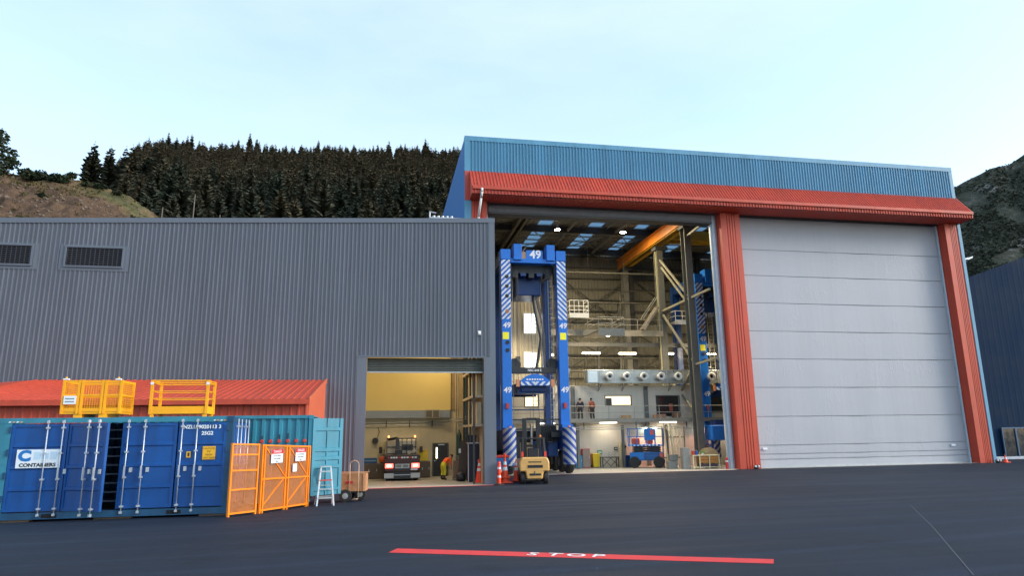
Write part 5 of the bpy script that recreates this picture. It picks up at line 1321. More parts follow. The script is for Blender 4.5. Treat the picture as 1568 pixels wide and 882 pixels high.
helmet_light('guide_lamp', 'small dark lamp with pale lenses at the right column foot', 45.75, 45.35, black, refl)

# wheeled bins near the corner
def wheelie(label, x, y, h, wd, col, lid, group=None):
    o = thing('wheeled_bin', label, 'bin', (x, y, 0), group=group)
    m = MB(); a, b = wd * .40, wd * .5
    m.add([(x - a, y - a, .06), (x + a, y - a, .06), (x + a, y + a, .06), (x - a, y + a, .06), (x - b, y - b, h * .9), (x + b, y - b, h * .9), (x + b, y + b, h * .9), (x - b, y + b, h * .9)], [(0, 3, 2, 1), (4, 5, 6, 7), (0, 1, 5, 4), (1, 2, 6, 5), (2, 3, 7, 6), (3, 0, 4, 7)]); m.build('body', col, o)
    m = MB(); m.cbox(x - b * 1.06, y - b * 1.08, h * .9, x + b * 1.06, y + b * 1.1, h, .03); m.build('lid', lid, o)
    for s in (-1, 1): m = MB(); m.lathe([(.1, -.03), (.1, .03)], (x + s * a, y + a, .1), 12, 'x'); m.build('wheel', rubber, o)
    m = MB(); m.tube((x - b * .8, y + b * 1.15, h * .93), (x + b * .8, y + b * 1.15, h * .93), .02); m.build('handle', col, o)
wheelie('blue wheeled bin with a red lid beside the warehouse corner', 6.95, 40.6, 1.45, .8, paint('bin blue', (.01, .18, .48)), paint('lid red', (.55, .03, .02)))
wheelie('yellow wheeled bin against the white office wall', 16.45, 52.55, 1.07, .58, paint('bin yellow', (.75, .5, .01)), paint('bin yellow', (.75, .5, .01)))
wheelie('dark green wheeled bin beside the bending worker', 4.62, 42.55, .95, .55, paint('bin green', (.01, .075, .045)), paint('bin green', (.01, .075, .045)))

# ------------------------------------------------------------------ truck parked in the bay, seen from behind
tk = thing('service_truck', 'dark maroon service truck with lit tail lamps in the bay', 'truck', (1.31, 42.75, 0), 0, world=False)
maroon = paint('truck maroon', (.055, .012, .012), rough=.35)
m = MB(); m.cbox(-1.05, 0, .55, 1.05, 2.2, 1.30, .03); m.build('rear_body', maroon, tk)
m = MB(); m.cbox(-1.06, .02, 1.301, 1.06, 1.9, 1.5, .02); m.build('deck', M('deck dark', (.03, .022, .022), .6), tk)
m = MB(); m.box(-.52, -.02, .62, .52, -.001, .99); m.build('tail_recess', black, tk)
for k in range(11):
    x = -.88 + k * .16
    m = MB(); m.box(x, -.008, 1.32, x + (.13 if k % 3 else .1), .015, 1.41); m.build('marker_tape', refl if k % 4 else M('tape red', (.5, .04, .03), .4), tk)
tail = lampmat('tail lamp glow', (1, .06, .03), 1.3); tailw = lampmat('tail lamp core', (1, .28, .14), 3.2)
for s in (-1, 1):
    m = MB(); m.cbox(s * .78 - .24, -.05, .76, s * .78 + .24, -.001, 1.02, .015); lt = m.build('tail_lamp', tail, tk)
    m = MB(); m.box(s * .78 - .12, -.062, .84, s * .78 + .12, -.051, .95); m.build('lamp_core', tailw, lt)
    m = MB(); m.box(s * .78 - .28, -.04, .18, s * .78 + .28, .0, .46); m.build('bumper_plate', M('bumper plate', (.42, .42, .40), .4, .4), tk)
    for y in (.6, 2.9):
        m = MB(); m.lathe([(.2, -.14), (.42, -.15), (.46, -.1), (.46, .1), (.42, .15), (.2, .14)], (s * .82, y, .468), 20, 'x'); m.build('wheel', rubber, tk)
m = MB(); m.box(-.42, -.035, .74, .42, -.021, 1.0); m.build('number_board', M('board grey', (.42, .45, .44), .5), tk)
for k in range(2):
    m = MB(); m.box(-.36 + .4 * k, -.04, .80, -.06 + .4 * k, -.0355, .94); m.build('board_print', M('board print', (.16, .18, .18), .5), tk)
m = MB(); m.box(.5, -.03, .62, .9, -.008, .72); m.build('licence_plate', refl, tk)
m = MB(); m.cbox(-1.02, -.02, .12, 1.02, .12, .32, .02); m.build('rear_bumper', black, tk)
m = MB(); m.bar((-.5, -.04, .36), (.48, -.04, .36), .05); m.build('tow_bar', galv, tk)
m = MB(); m.box(-.9, .1, .33, .9, 4.0, .56); m.build('chassis', black, tk)
# guard frame behind cab
for x in (-.92, -.36, .02, .32, .62, .88): m = MB(); m.bar((x, 2.0, 1.5), (x, 2.0, 2.5), .05); m.build('guard_post', black, tk)
for z in (1.55, 1.95, 2.48): m = MB(); m.bar((-.94, 2.0, z), (.92, 2.0, z), .06); m.build('guard_rail', black, tk)
m = MB(); m.bar((-.2, 1.2, 1.45), (-.3, 1.4, 2.5), .22); m.bar((-.3, 1.4, 2.5), (-.85, 1.7, 2.42), .16); m.cbox(-.42, .95, 1.45, .0, 1.5, 1.8, .03); m.build('loader_crane', black, tk)
m = MB(); m.cbox(-1.0, 2.3, .6, 1.0, 4.0, 2.42, .08); cb = m.build('cab', M('cab white', (.5, .47, .40), .4, dirt=.15), tk)
m = MB(); m.box(.0, 2.285, 1.75, .72, 2.299, 2.1); m.build('rear_window', glassd, cb)
for s in (-1, 1):
    m = MB(); m.lathe([(.05, 0), (.065, .1), (.04, .15)], (s * .82, 2.0, 2.52), 10); m.build('beacon', lampmat('beacon glow', (1, .30, .06), 1.0), tk)
    m = MB(); m.bar((s * 1.0, 3.6, 1.7), (s * 1.25, 3.5, 1.75), .03); m.cbox(s * 1.3 - .1, 3.45, 1.55, s * 1.3 + .1, 3.52, 1.95, .02); m.build('mirror', black, tk)
m = MB(); m.bar((.35, 1.0, 1.55), (.85, 1.1, 1.75), .08); m.build('pry_bar', M('tool pale', (.5, .42, .3), .5), tk)

# ------------------------------------------------------------------ people (continuous skinned bodies)
def person(name, label, loc, rz, joints, edges, radii, mats_by, scale=1.0):
    """joints: dict name->xyz; body is one skinned surface; clothing zones by material via height function"""
    o = thing(name, label, 'person', loc, rz, world=False)
    names = list(joints); idx = {n: i for i, n in enumerate(names)}
    me = bpy.data.meshes.new('body'); me.from_pydata([joints[n] for n in names], [(idx[a], idx[b]) for a, b in edges], [])
    b = bpy.data.objects.new('body', me); COL.objects.link(b)
    sk = b.modifiers.new('skin', 'SKIN'); sk.use_smooth_shade = True
    for n in names:
        v = me.skin_vertices[0].data[idx[n]]; r_ = radii[n]; v.radius = (r_, r_) if not isinstance(r_, tuple) else r_
        v.use_root = n == 'pelvis'
    ss = b.modifiers.new('sub', 'SUBSURF'); ss.levels = 2; ss.render_levels = 2
    bpy.context.view_layer.update()
    dg = bpy.context.evaluated_depsgraph_get()
    m2 = bpy.data.meshes.new_from_object(b.evaluated_get(dg)); bpy.data.objects.remove(b)
    mats = [skin] + [x for x, _ in mats_by]; m2.materials.clear()
    for q in mats: m2.materials.append(q)
    for p in m2.polygons:
        p.use_smooth = True; p.material_index = 0; c = p.center
        near = min(names, key=lambda n: (Vector(joints[n]) - c).length)
        for k, (_, zone) in enumerate(mats_by):
            if near in zone: p.material_index = k + 1
    b = bpy.data.objects.new('body', m2); COL.objects.link(b); b.parent = o
    return o
def standing(lean=0.0, crouch=0.0, armL=None, armR=None):
    J = {}
    hip = .92 - crouch
    J['pelvis'] = (0, 0, hip); f = math.sin(lean); c = math.cos(lean)
    def T(h, x=0, fwd=0): return (x, -(h * f) - fwd * c, hip + h * c - fwd * f)
    J['waist'] = T(.15); J['chest'] = T(.36); J['neck'] = T(.53); J['head'] = T(.64, 0, .02); J['crown'] = T(.78, 0, .01)
    for s, n in ((-1, 'R'), (1, 'L')):
        J['hip' + n] = (s * .10, 0, hip - .05); J['knee' + n] = (s * .13, -.04 - crouch * .55, .48 - crouch * .25); J['ankle' + n] = (s * .13, .02, .09); J['toe' + n] = (s * .15, -.16, .04)
        J['sh' + n] = T(.46, s * .19)
        el, ha = (armL if s > 0 else armR) or ((s * .27, .02, .18), (s * .25, -.14, -.06))
        J['elbow' + n] = T(el[2], el[0], -el[1]); hx, hy, hz = ha; J['wrist' + n] = T(hz, hx, -hy)
        w_ = Vector(J['wrist' + n]); d_ = (w_ - Vector(J['elbow' + n])).normalized(); side = d_.cross(Vector((0, 1, 0.3))).normalized()
        J['palm' + n] = tuple(w_ + d_ * .07)
        for k in range(4):
            a = w_ + d_ * .10 + side * (k - 1.5) * .024; J['f%d' % k + n] = tuple(a + d_ * .035); J['g%d' % k + n] = tuple(a + d_ * (.065 + .01 * (k in (1, 2))) + Vector((0, -.02, -.01)))
        J['t0' + n] = tuple(w_ + d_ * .045 + side * .05); J['t1' + n] = tuple(w_ + d_ * .075 + side * .07)
    E = [('pelvis', 'waist'), ('waist', 'chest'), ('chest', 'neck'), ('neck', 'head'), ('head', 'crown')]
    for n in 'RL':
        E += [('pelvis', 'hip' + n), ('hip' + n, 'knee' + n), ('knee' + n, 'ankle' + n), ('ankle' + n, 'toe' + n), ('chest', 'sh' + n), ('sh' + n, 'elbow' + n), ('elbow' + n, 'wrist' + n), ('wrist' + n, 'palm' + n), ('palm' + n, 't0' + n), ('t0' + n, 't1' + n)]
        for k in range(4): E += [('palm' + n, 'f%d' % k + n), ('f%d' % k + n, 'g%d' % k + n)]
    RD = {'pelvis': (.17, .14), 'waist': (.17, .14), 'chest': (.19, .15), 'neck': .06, 'head': (.085, .10), 'crown': (.075, .085)}
    for n in 'RL':
        RD.update({'hip' + n: .12, 'knee' + n: .085, 'ankle' + n: .065, 'toe' + n: .045, 'sh' + n: .09, 'elbow' + n: .065, 'wrist' + n: .033, 'palm' + n: (.042, .02), 't0' + n: .011, 't1' + n: .009})
        for k in range(4): RD['f%d' % k + n] = .0095; RD['g%d' % k + n] = .008
    return J, E, RD
TORSO = {'waist', 'chest', 'shL', 'shR', 'elbowL', 'elbowR'}; LEGS = {'pelvis', 'hipL', 'hipR', 'kneeL', 'kneeR'}; BOOT = {'ankleL', 'ankleR', 'toeL', 'toeR'}
boot = M('boots', (.03, .022, .018), .7)
def face_and_hair(o, J, hairm, cap=None):
    h = Vector(J['head']); c = Vector(J['crown']); upv = (c - h).normalized(); fwd = Vector((0, -1, 0)); fwd = (fwd - upv * fwd.dot(upv)).normalized(); sd_ = fwd.cross(upv)
    m = MB(); ct_ = h + upv * .07 - fwd * .01
    for i in range(7):
        for j in range(12):
            th = i / 6 * 1.75; ph = 6.283 * j / 12
            d_ = upv * math.cos(th) + (fwd * math.cos(ph) + sd_ * math.sin(ph)) * math.sin(th)
            m.v.append(tuple(ct_ + d_ * (.112 if not (d_.dot(fwd) > .35 and d_.dot(upv) < .5) else .085)))
    for i in range(6):
        for j in range(12): m.f.append((i * 12 + j, i * 12 + (j + 1) % 12, (i + 1) * 12 + (j + 1) % 12, (i + 1) * 12 + j)); m.mi.append(0)
    m.build('hard_hat' if cap else 'hair', cap or hairm, o, smooth=True)
    m = MB(); n0 = h + fwd * .10
    m.add([n0 + upv * .02, n0 + sd_ * .016 - upv * .02, n0 - sd_ * .016 - upv * .02, n0 + fwd * .03 - upv * .018], [(0, 1, 3), (0, 3, 2), (1, 2, 3)]); m.build('nose', skin, o)
    for s in (-1, 1):
        m = MB(); m.lathe([(.002, 0), (.011, .004), (.002, .01)], tuple(h + fwd * .092 + upv * .025 + sd_ * s * .035), 8, 'y'); m.build('eye', M('eye', (.03, .025, .02), .2), o)
        m = MB(); m.lathe([(.02, -.008), (.028, 0), (.02, .008)], tuple(h + sd_ * s * .092), 8, 'x'); m.build('ear', skin, o)
    m = MB(); m.bar(tuple(h + fwd * .098 - upv * .045 - sd_ * .025), tuple(h + fwd * .098 - upv * .045 + sd_ * .025), .008); m.build('mouth', M('lips', (.30, .11, .09), .5), o)
hairm = M('dark hair', (.02, .014, .01), .8)
J, E_, RD = standing(R(52), .08, ((.24, -.14, .34), (.16, -.42, .30)), ((-.24, -.12, .34), (-.14, -.42, .28)))
pw = person('person', 'person in orange hi-vis top and yellow trousers bending over in the bay', (3.72, 42.5, .008), R(118), J, E_, RD, [(hivis, TORSO), (hiyel, LEGS), (boot, BOOT)]); pw.scale = (1.08, 1.08, 1.08)
face_and_hair(pw, J, hairm)
ped = thing('parts_washer', 'low dark parts tub on legs before the bending worker', 'tub', (4.55, 42.95, 0))
m = MB(); m.cbox(4.45, 43.0, .62, 5.0, 43.6, .82, .02); m.build('tub', M('tub grey', (.14, .14, .15), .5), ped)
for x, y in ((4.5, 43.05), (4.95, 43.05), (4.5, 43.55), (4.95, 43.55)): m = MB(); m.tube((x, y, .008), (x, y, .62), .02); m.build('leg', black, ped)
m = MB(); m.tube((4.6, 43.5, .8), (4.6, 43.5, 1.25), .015); m.tube((4.6, 43.5, 1.25), (4.75, 43.3, 1.2), .015); m.build('tap', galv, ped)
J, E_, RD = standing(R(8), 0)
p2_ = person('person', 'person in a rust red top standing on the mezzanine walkway', (16.3, 52.4, 3.62), R(-160), J, E_, RD, [(M('rust top', (.40, .10, .05), .8), TORSO), (M('dark trousers', (.05, .045, .05), .8), LEGS), (boot, BOOT)]); face_and_hair(p2_, J, hairm)
J, E_, RD = standing(R(4), 0)
p3_ = person('person', 'person in dark clothes at the left end of the mezzanine walkway', (15.35, 52.5, 3.62), R(-200), J, E_, RD, [(M('navy top', (.03, .03, .06), .8), TORSO), (M('dark trousers', (.05, .045, .05)), LEGS), (boot, BOOT)]); face_and_hair(p3_, J, hairm)

# ------------------------------------------------------------------ clutter in the truck bay
def cabinet(name, label, cat, x0, y0, x1, y1, z1, mat, doors=2, doorm=None, z0=.009):
    o = thing(name, label, cat, ((x0 + x1) / 2, (y0 + y1) / 2, z0))
    m = MB(); m.cbox(x0, y0, z0, x1, y1, z1, .012); m.build('carcass', mat, o)
    for k in range(doors):
        a = x0 + (x1 - x0) * k / doors; b = x0 + (x1 - x0) * (k + 1) / doors
        m = MB(); m.box(a + .02, y0 - .018, z0 + .06, b - .02, y0 - .001, z1 - .04); d_ = m.build('door', doorm or mat, o)
        m = MB(); m.box(b - .09, y0 - .035, (z0 + z1) / 2, b - .06, y0 - .0185, (z0 + z1) / 2 + .14); m.build('handle', alu, d_)
    return o
brn = M('bench front brown', (.11, .085, .065), .7, var=.1)
cabinet('workbench', 'brown-fronted workbench left of the truck', 'bench', -1.1, 45.2, .35, 45.9, .95, brn, 3)
cabinet('workbench', 'brown-fronted workbench right of the truck under a yellow panel', 'bench', 2.3, 45.3, 3.15, 45.9, 1.0, brn, 2)
o = thing('parts_box', 'blue parts box on the bench left of the truck', 'box', (-.55, 45.5, .95)); m = MB(); m.cbox(-1.0, 45.3, .952, -.2, 45.7, 1.30, .02); m.build('tray', paint('box blue', (.02, .09, .22)), o); m = MB(); m.box(-.95, 45.29, 1.1, -.25, 45.299, 1.14); m.build('label_strip', M('strip pale', (.3, .4, .5), .5), o)
o = thing('air_compressor', 'orange rounded compressor on the bench beside the truck', 'compressor', (.12, 45.5, .95)); m = MB(); m.lathe([(.05, -.2), (.19, -.16), (.21, 0), (.19, .16), (.05, .2)], (.12, 45.55, 1.18), 14, 'y'); m.build('tank', paint('compressor orange', (.7, .12, .03)), o); m = MB(); m.box(0, 45.4, .952, .24, 45.7, 1.0); m.build('foot', black, o)
o = thing('notice_panel', 'yellow notice panel on the wall right of the truck', 'panel', (2.7, 46.4, 1.1)); m = MB(); m.box(2.45, 46.44, 1.02, 3.05, 46.49, 1.72); m.build('board', M('panel yellow', (.75, .55, .03), .6), o); m = MB(); m.box(2.5, 46.43, 1.6, 3.0, 46.439, 1.68); m.build('heading', M('panel amber', (.6, .35, .02), .6), o)
o = thing('hose_reel', 'black hose reel hanging on the bay back wall', 'hose reel', (-.35, 46.4, 2.2)); m = MB(); m.lathe([(.08, -.1), (.2, -.1), (.2, -.07), (.1, -.06), (.1, .02), (.2, .03), (.2, .06), (.08, .06)], (-.35, 46.38, 2.35), 14, 'y'); m.build('drum', black, o); m = MB(); m.path([(-.25, 46.35, 2.45), (-.1, 46.35, 2.9), (-.18, 46.4, 3.2)], .02); m.build('hose', black, o)
navy = M('cabinet navy', (.008, .012, .03), .45, var=.1)
o = cabinet('tool_cabinet', 'navy cabinet with a white edged frame at the bay mouth', 'cabinet', 5.0, 40.2, 5.6, 41.0, 2.15, navy, 1)
m = MB(); m.box(4.95, 40.15, .009, 5.0 - .002, 40.198, 2.2); m.box(4.95, 40.15, 2.152, 5.61, 40.9, 2.2); m.build('edge_frame', M('pale frame', (.55, .6, .66), .5), o)
o = thing('tub_crate', 'black tub resting on top of the navy cabinet', 'crate', (5.2, 40.6, 2.2)); m = MB(); m.add([(5.0, 40.3, 2.202), (5.42, 40.3, 2.202), (5.42, 40.8, 2.202), (5.0, 40.8, 2.202), (4.94, 40.25, 2.62), (5.48, 40.25, 2.62), (5.48, 40.86, 2.62), (4.94, 40.86, 2.62)], [(0, 3, 2, 1), (0, 1, 5, 4), (1, 2, 6, 5), (2, 3, 7, 6), (3, 0, 4, 7)]); m.build('tub', black, o); m = MB(); m.bar((4.92, 40.24, 2.62), (5.5, 40.24, 2.62), .04); m.bar((4.92, 40.24, 2.62), (4.92, 40.87, 2.62), .04); m.build('rim', black, o)
o = thing('tarpaulin', 'folded grey-blue sheet draped above the black tub', 'tarpaulin', (5.0, 41.2, 2.9)); m = MB()
for k in range(6):
    t = k / 5; m.v += [(4.55 + t * .7, 41.1 + .06 * math.sin(k * 2), 3.25 - .75 * t * t - .05 * (k % 2)), (4.55 + t * .7, 41.8, 3.35 - .75 * t * t)]
for k in range(5): m.f.append((2 * k, 2 * k + 2, 2 * k + 3, 2 * k + 1)); m.mi.append(0)
q = m.build('sheet', M('tarp grey blue', (.13, .18, .24), .7), o); q.modifiers.new('thick', 'SOLIDIFY').thickness = .02
o = thing('sheet_stack', 'tall brown panel leaning beside the navy cabinet', 'panel', (4.85, 41.4, 0)); m = MB(); m.bar((4.72, 41.5, .01), (4.95, 41.6, 2.3), .5, .05, (0, 1, 0)); m.build('board', M('brown board', (.085, .06, .04), .7), o); m = MB(); m.bar((4.62, 41.45, 1.6), (4.62, 41.45, 1.85), .12); m.build('tag_card', refl, o)
o = thing('gas_bottle', 'dark green gas bottle standing against the bay rack', 'gas bottle', (4.75, 43.6, 0)); m = MB(); m.lathe([(.16, .01), (.17, .05), (.17, 2.6), (.1, 2.8), (.05, 2.85), (.05, 3.0)], (4.85, 43.9, 0), 14); m.build('cylinder', paint('bottle green', (.02, .06, .055)), o); m = MB(); m.lathe([(.07, 2.98), (.07, 3.05)], (4.85, 43.9, 0), 8); m.build('valve', galv, o)
o = thing('duffel_bag', 'black bag on the bay floor beside the cabinet', 'bag', (4.6, 40.7, 0)); m = MB(); m.lathe([(.1, -.28), (.24, -.24), (.27, 0), (.24, .24), (.1, .28)], (4.62, 40.9, .275), 14, 'x'); q = m.build('sack', black, o, smooth=True); m = MB(); m.path([(4.5, 40.75, .5), (4.55, 40.72, .66), (4.7, 40.72, .66), (4.75, 40.75, .5)], .015); m.build('strap', black, o)
o = thing('hand_trolley', 'timber crate on a hand trolley by the bay rack', 'trolley', (4.35, 41.9, 0)); m = MB(); m.cbox(4.3, 41.9, .12, 4.62, 42.2, 1.15, .01); m.build('crate', M('crate brown', (.2, .13, .08), .7), o); m = MB(); m.path([(4.3, 42.24, .05), (4.3, 42.24, 1.4), (4.62, 42.24, 1.4), (4.62, 42.24, .05)], .02); m.box(4.3, 41.88, .06, 4.62, 42.22, .1); m.build('frame', galv, o)
for s in (4.32, 4.6): m = MB(); m.lathe([(.1, -.03), (.1, .03)], (s, 42.3, .11), 10, 'x'); m.build('wheel', rubber, o)

# ------------------------------------------------------------------ inside the tall hall: office block, mezzanine, ducts
OY = 53.0
of = thing('office_block', 'white two-level office block at the back of the hall', 'office', (26, OY, 0))
m = MB(); m.box(9.0, OY, .007, 45.6, OY + .15, 3.3); m.build('lower_wall', officewall, of)
def wallrow(x0, x1, z0, z1, holes):
    xs_ = x0
    for a, b, c, d_ in sorted(holes):
        m = MB(); m.box(xs_, OY, z0, a, OY + .15, z1); m.build('upper_wall', officewall, of)
        for zz0, zz1 in ((z0, c), (d_, z1)):
            m = MB(); m.box(a, OY, zz0, b, OY + .15, zz1); m.build('upper_wall', officewall, of)
        xs_ = b
    m = MB(); m.box(xs_, OY, z0, x1, OY + .15, z1); m.build('upper_wall', officewall, of)
wins = [(17.62, 19.74, 4.82, 5.51), (21.95, 23.88, 3.95, 5.49), (26.5, 28.4, 4.2, 5.5), (11.05, 12.05, 4.75, 5.6)]
wallrow(9.0, 45.6, 3.302, 6.35, wins)
litw = M('lit office interior', (.7, .62, .42), .7, emit=(1, .82, .48), estr=.55)
for k, (a, b, c, d_) in enumerate(wins):
    m = MB(); m.box(a, OY + .1, c, b, OY + .12, d_); wn = m.build('window', glassd if k in (1, 2) else litw, of)
    if k == 0: m = MB(); m.box(a + .05, OY + .085, c, a + .55, OY + .0985, d_ - .15); m.build('desk_screen', M('screen dark', (.05, .05, .05), .5), wn)
    if k == 1: m = MB(); m.box(a + 1.1, OY + .085, c + .35, a + 1.4, OY + .0985, d_ - .6); m.build('shelf_box', M('box red', (.4, .08, .04), .5), wn)
    m = MB(); e = .07
    m.box(a - e, OY - .03, c - e, b + e, OY - .002, c); m.box(a - e, OY - .03, d_, b + e, OY - .002, d_ + e); m.box(a - e, OY - .03, c, a, OY - .002, d_); m.box(b, OY - .03, c, b + e, OY - .002, d_); m.build('window_frame', steeldark, wn)
m = MB(); m.box(9.0, OY + .15, 6.2, 45.6, 66, 6.35); m.build('block_roof', innerclad, of)
for x in (14.9, 21.02, 28.2):
    m = MB(); m.box(x - .15, OY - .16, .007, x + .15, OY - .035, 6.3); m.build('post', steelgrey, of)
# pale tall room on the left with bright openings
pr_ = thing('plant_room', 'pale tall clad room with bright doorways behind the carrier', 'room', (10.6, 55, 6.35))
m = MB(); m.corr_x(9.2, 12.5, 6.36, 14.0, OY + .4, .3, .03); m.build('front_wall', M('pale cladding', (.46, .41, .30), .6, var=.06), pr_)
m = MB(); m.box(9.2, OY + .45, 6.36, 12.5, 57, 13.98); m.build('core', innerclad, pr_)
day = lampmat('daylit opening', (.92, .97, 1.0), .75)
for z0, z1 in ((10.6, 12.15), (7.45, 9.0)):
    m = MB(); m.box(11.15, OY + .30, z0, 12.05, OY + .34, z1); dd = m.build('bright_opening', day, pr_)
    m = MB(); m.box(11.05, OY + .28, z0, 11.148, OY + .36, z1 + .1); m.box(12.052, OY + .28, z0, 12.15, OY + .36, z1 + .1); m.box(11.148, OY + .28, z1 + .002, 12.052, OY + .36, z1 + .1); m.bar((11.6, OY + .29, z0), (11.6, OY + .29, z1), .04); m.build('frame', white, dd)
m = MB(); m.box(10.4, OY + .28, 7.4, 10.75, OY + .36, 8.7); m.build('wall_panel', steeldark, pr_)
# walkways: deck, edge beam, rails
railm = M('rail grey', (.40, .38, .32), .5, .2, var=.1)
def walkway(label, x0, x1, y0, y1, z, edge, posts=2.0, rails=(.55, 1.05), front=True, side=False):
    o = thing('walkway', label, 'walkway', ((x0 + x1) / 2, y0, z))
    m = MB(); m.box(x0, y0, z - .06, x1, y1, z); m.build('deck', M('grating', (.17, .16, .14), .6, .2), o)
    m = MB(); m.box(x0, y0 - .12, z - edge, x1, y0 - .002, z + .1); m.build('edge_beam', M('edge beam grey', (.30, .27, .21), .5), o)
    n = max(1, int((x1 - x0) / posts))
    for i in range(n + 1):
        x = x0 + .03 + (x1 - x0 - .06) * i / n
        m = MB(); m.tube((x, y0 - .06, z + .1), (x, y0 - .06, z + rails[-1] + .02), .026, 6); m.build('rail_post', railm, o)
    for h in rails: m = MB(); m.tube((x0, y0 - .06, z + h), (x1, y0 - .06, z + h), .026, 6); m.build('handrail', railm, o)
    if side:
        for h in rails:
            for x in (x0, x1): m = MB(); m.tube((x, y0 - .06, z + h), (x, y1, z + h), .026, 6); m.build('handrail', railm, o)
        for x in (x0, x1): m = MB(); m.tube((x, y1, z), (x, y1, z + rails[-1]), .026, 6); m.build('rail_post', railm, o)
    return o
wk1 = walkway('long mezzanine walkway with rails across the white office wall', 9.0, 38, 51.4, OY - .17, 3.62, .2)
for x in np.arange(11.2, 36, 3.6):
    m = MB(); m.ibeam((float(x), 51.5, .007), (float(x), 51.5, 3.2), .18, .2, .02); m.build('support_post', steelgrey, wk1)
wk2 = walkway('upper grey walkway high behind the carrier', 12.6, 24.0, 55.7, 57.0, 11.2, .42)
m = MB(); m.ibeam((9.2, 56.2, 10.1), (45, 56.2, 10.1), .3, .35); m.build('under_beam', steelgrey, wk2)
wk3 = walkway('short projecting platform with a lamp under it on the upper level', 16.6, 18.75, 51.0, 55.55, 10.6, .5, 1.05, (.5, 1.0), side=True)
wk4 = walkway('small left platform behind the carrier on the upper level', 8.8, 12.3, 55.4, 56.6, 11.5, .55, 1.2)
wk5 = walkway('white box platform high up beside the right carrier leg', 15.4, 17.1, 55.0, 56.4, 12.5, .3, .42, (.35, .7, 1.2), side=True)
for ch in wk5.children: ch.data.materials.clear(); ch.data.materials.append(white)
wk6 = walkway('white railed landing between the two crane columns', 25.0, 27.6, 55.2, 56.6, 12.1, .3, .6, (.45, .9), side=True)
for ch in wk6.children: ch.data.materials.clear(); ch.data.materials.append(white)
for k, (a, b, lb) in enumerate((((22.0, 55.4, 11.3), (23.6, 55.6, 13.4), 'steep pale stair rising from the upper walkway'), ((12.6, 52.2, 3.7), (14.4, 52.2, 7.6), 'pale timber stair rising beside the carrier leg'))):
    st_ = thing('stair', lb, 'stair', a)
    for dy in (-.35, .35):
        m = MB(); m.bar((a[0], a[1] + dy, a[2]), (b[0], b[1] + dy, b[2]), .05, .22); m.build('stringer', railm, st_)
        m = MB(); m.bar((a[0], a[1] + dy, a[2] + .95), (b[0], b[1] + dy, b[2] + .95), .04); m.build('handrail', railm, st_)
    n = 9
    for i in range(n):
        t = (i + .5) / n; m = MB(); m.box(a[0] + (b[0] - a[0]) * t - .12, a[1] - .33, a[2] + (b[2] - a[2]) * t - .02, a[0] + (b[0] - a[0]) * t + .12, a[1] + .33, a[2] + (b[2] - a[2]) * t + .02); m.build('tread', M('tread timber', (.4, .3, .2), .7), st_)
# round nozzle duct
du = thing('air_duct', 'long galvanised air duct with white round nozzles on the office wall', 'duct', (26, 52.5, 6.45))
m = MB(); m.cbox(15.9, 52.15, 6.48, 36, 52.95, 7.55, .02); m.build('duct_body', M('duct steel', (.34, .37, .37), .35, .6, var=.12, vs=1.2), du)
m = MB(); m.box(15.98, 52.13, 6.56, 16.75, 52.148, 7.46); m.build('access_panel', M('panel bright', (.62, .70, .74), .35, .5), du)
for x in (17.0, 18.2, 19.7, 21.1, 22.6, 24.0, 25.5, 27):
    m = MB(); m.box(x - .03, 52.12, 6.46, x + .03, 52.149, 7.57); m.build('duct_flange', galv, du)
for k in range(9):
    x = 17.62 + 1.44 * k
    m = MB(); m.lathe([(.27, -.5), (.29, -.42), (.27, 0)], (x, 52.14, 7.0), 20, 'y', cap=False); nz = m.build('nozzle_drum', galv, du, smooth=True)
    m = MB(); m.lathe([(.13, -.44), (.20, -.53), (.31, -.535), (.33, -.49), (.29, -.45)], (x, 52.14, 7.0), 20, 'y', cap=False); m.build('nozzle_ring', M('nozzle white', (.78, .75, .66), .5), nz, smooth=True)
    m = MB(); m.lathe([(.001, -.40), (.15, -.41), (.15, -.36)], (x, 52.14, 7.0), 16, 'y'); m.build('nozzle_core', black, nz)
for k in range(7):
    x = 17.0 + 2.0 * k
    m = MB(); m.bar((x - .14, 52.3, 6.47), (x, 52.95, 5.9), .03); m.bar((x + .14, 52.3, 6.47), (x, 52.95, 5.9), .03); m.build('bracket', steeldark, du)
# lamps of the hall, some of them added
def arealamp(parent, loc, sx, sy, e, col, rot=(0, 0, 0)):
    a = bpy.data.lights.new('lamp_glow', 'AREA'); a.shape = 'RECTANGLE'; a.size = sx; a.size_y = sy; a.energy = e; a.color = col
    ao = bpy.data.objects.new('lamp_glow', a); COL.objects.link(ao); ao.parent = parent; ao.location = loc; ao.rotation_euler = rot
for k, (a, b) in enumerate(((17.94, 19.62), (21.45, 23.1), (26.2, 27.5), (30.1, 31.4))):
    lb = ['lit strip light above the duct, leftmost of the row', 'lit strip light above the duct, second of the row', 'lit strip light between the two crane columns', 'lit strip light next to the zinc door guide'][k]
    o = thing('strip_light', lb, 'light', ((a + b) / 2, 60, 9.8), group='strip lights in the hall')
    m = MB(); m.box(a, 59.9, 9.84, b, 60.1, 9.95); m.build('housing', white, o)
    m = MB(); m.box(a, 59.93, 9.74, b, 60.07, 9.838); m.build('tube', lamp_warm, o)
    arealamp(o, (0, 0, -.12), b - a, .2, 40, (1, .80, .5))
    m = MB(); m.tube(((a + b) / 2, 60, 9.95), ((a + b) / 2, 60, 21.0), .012, 4); m.build('hanger', steeldark, o)
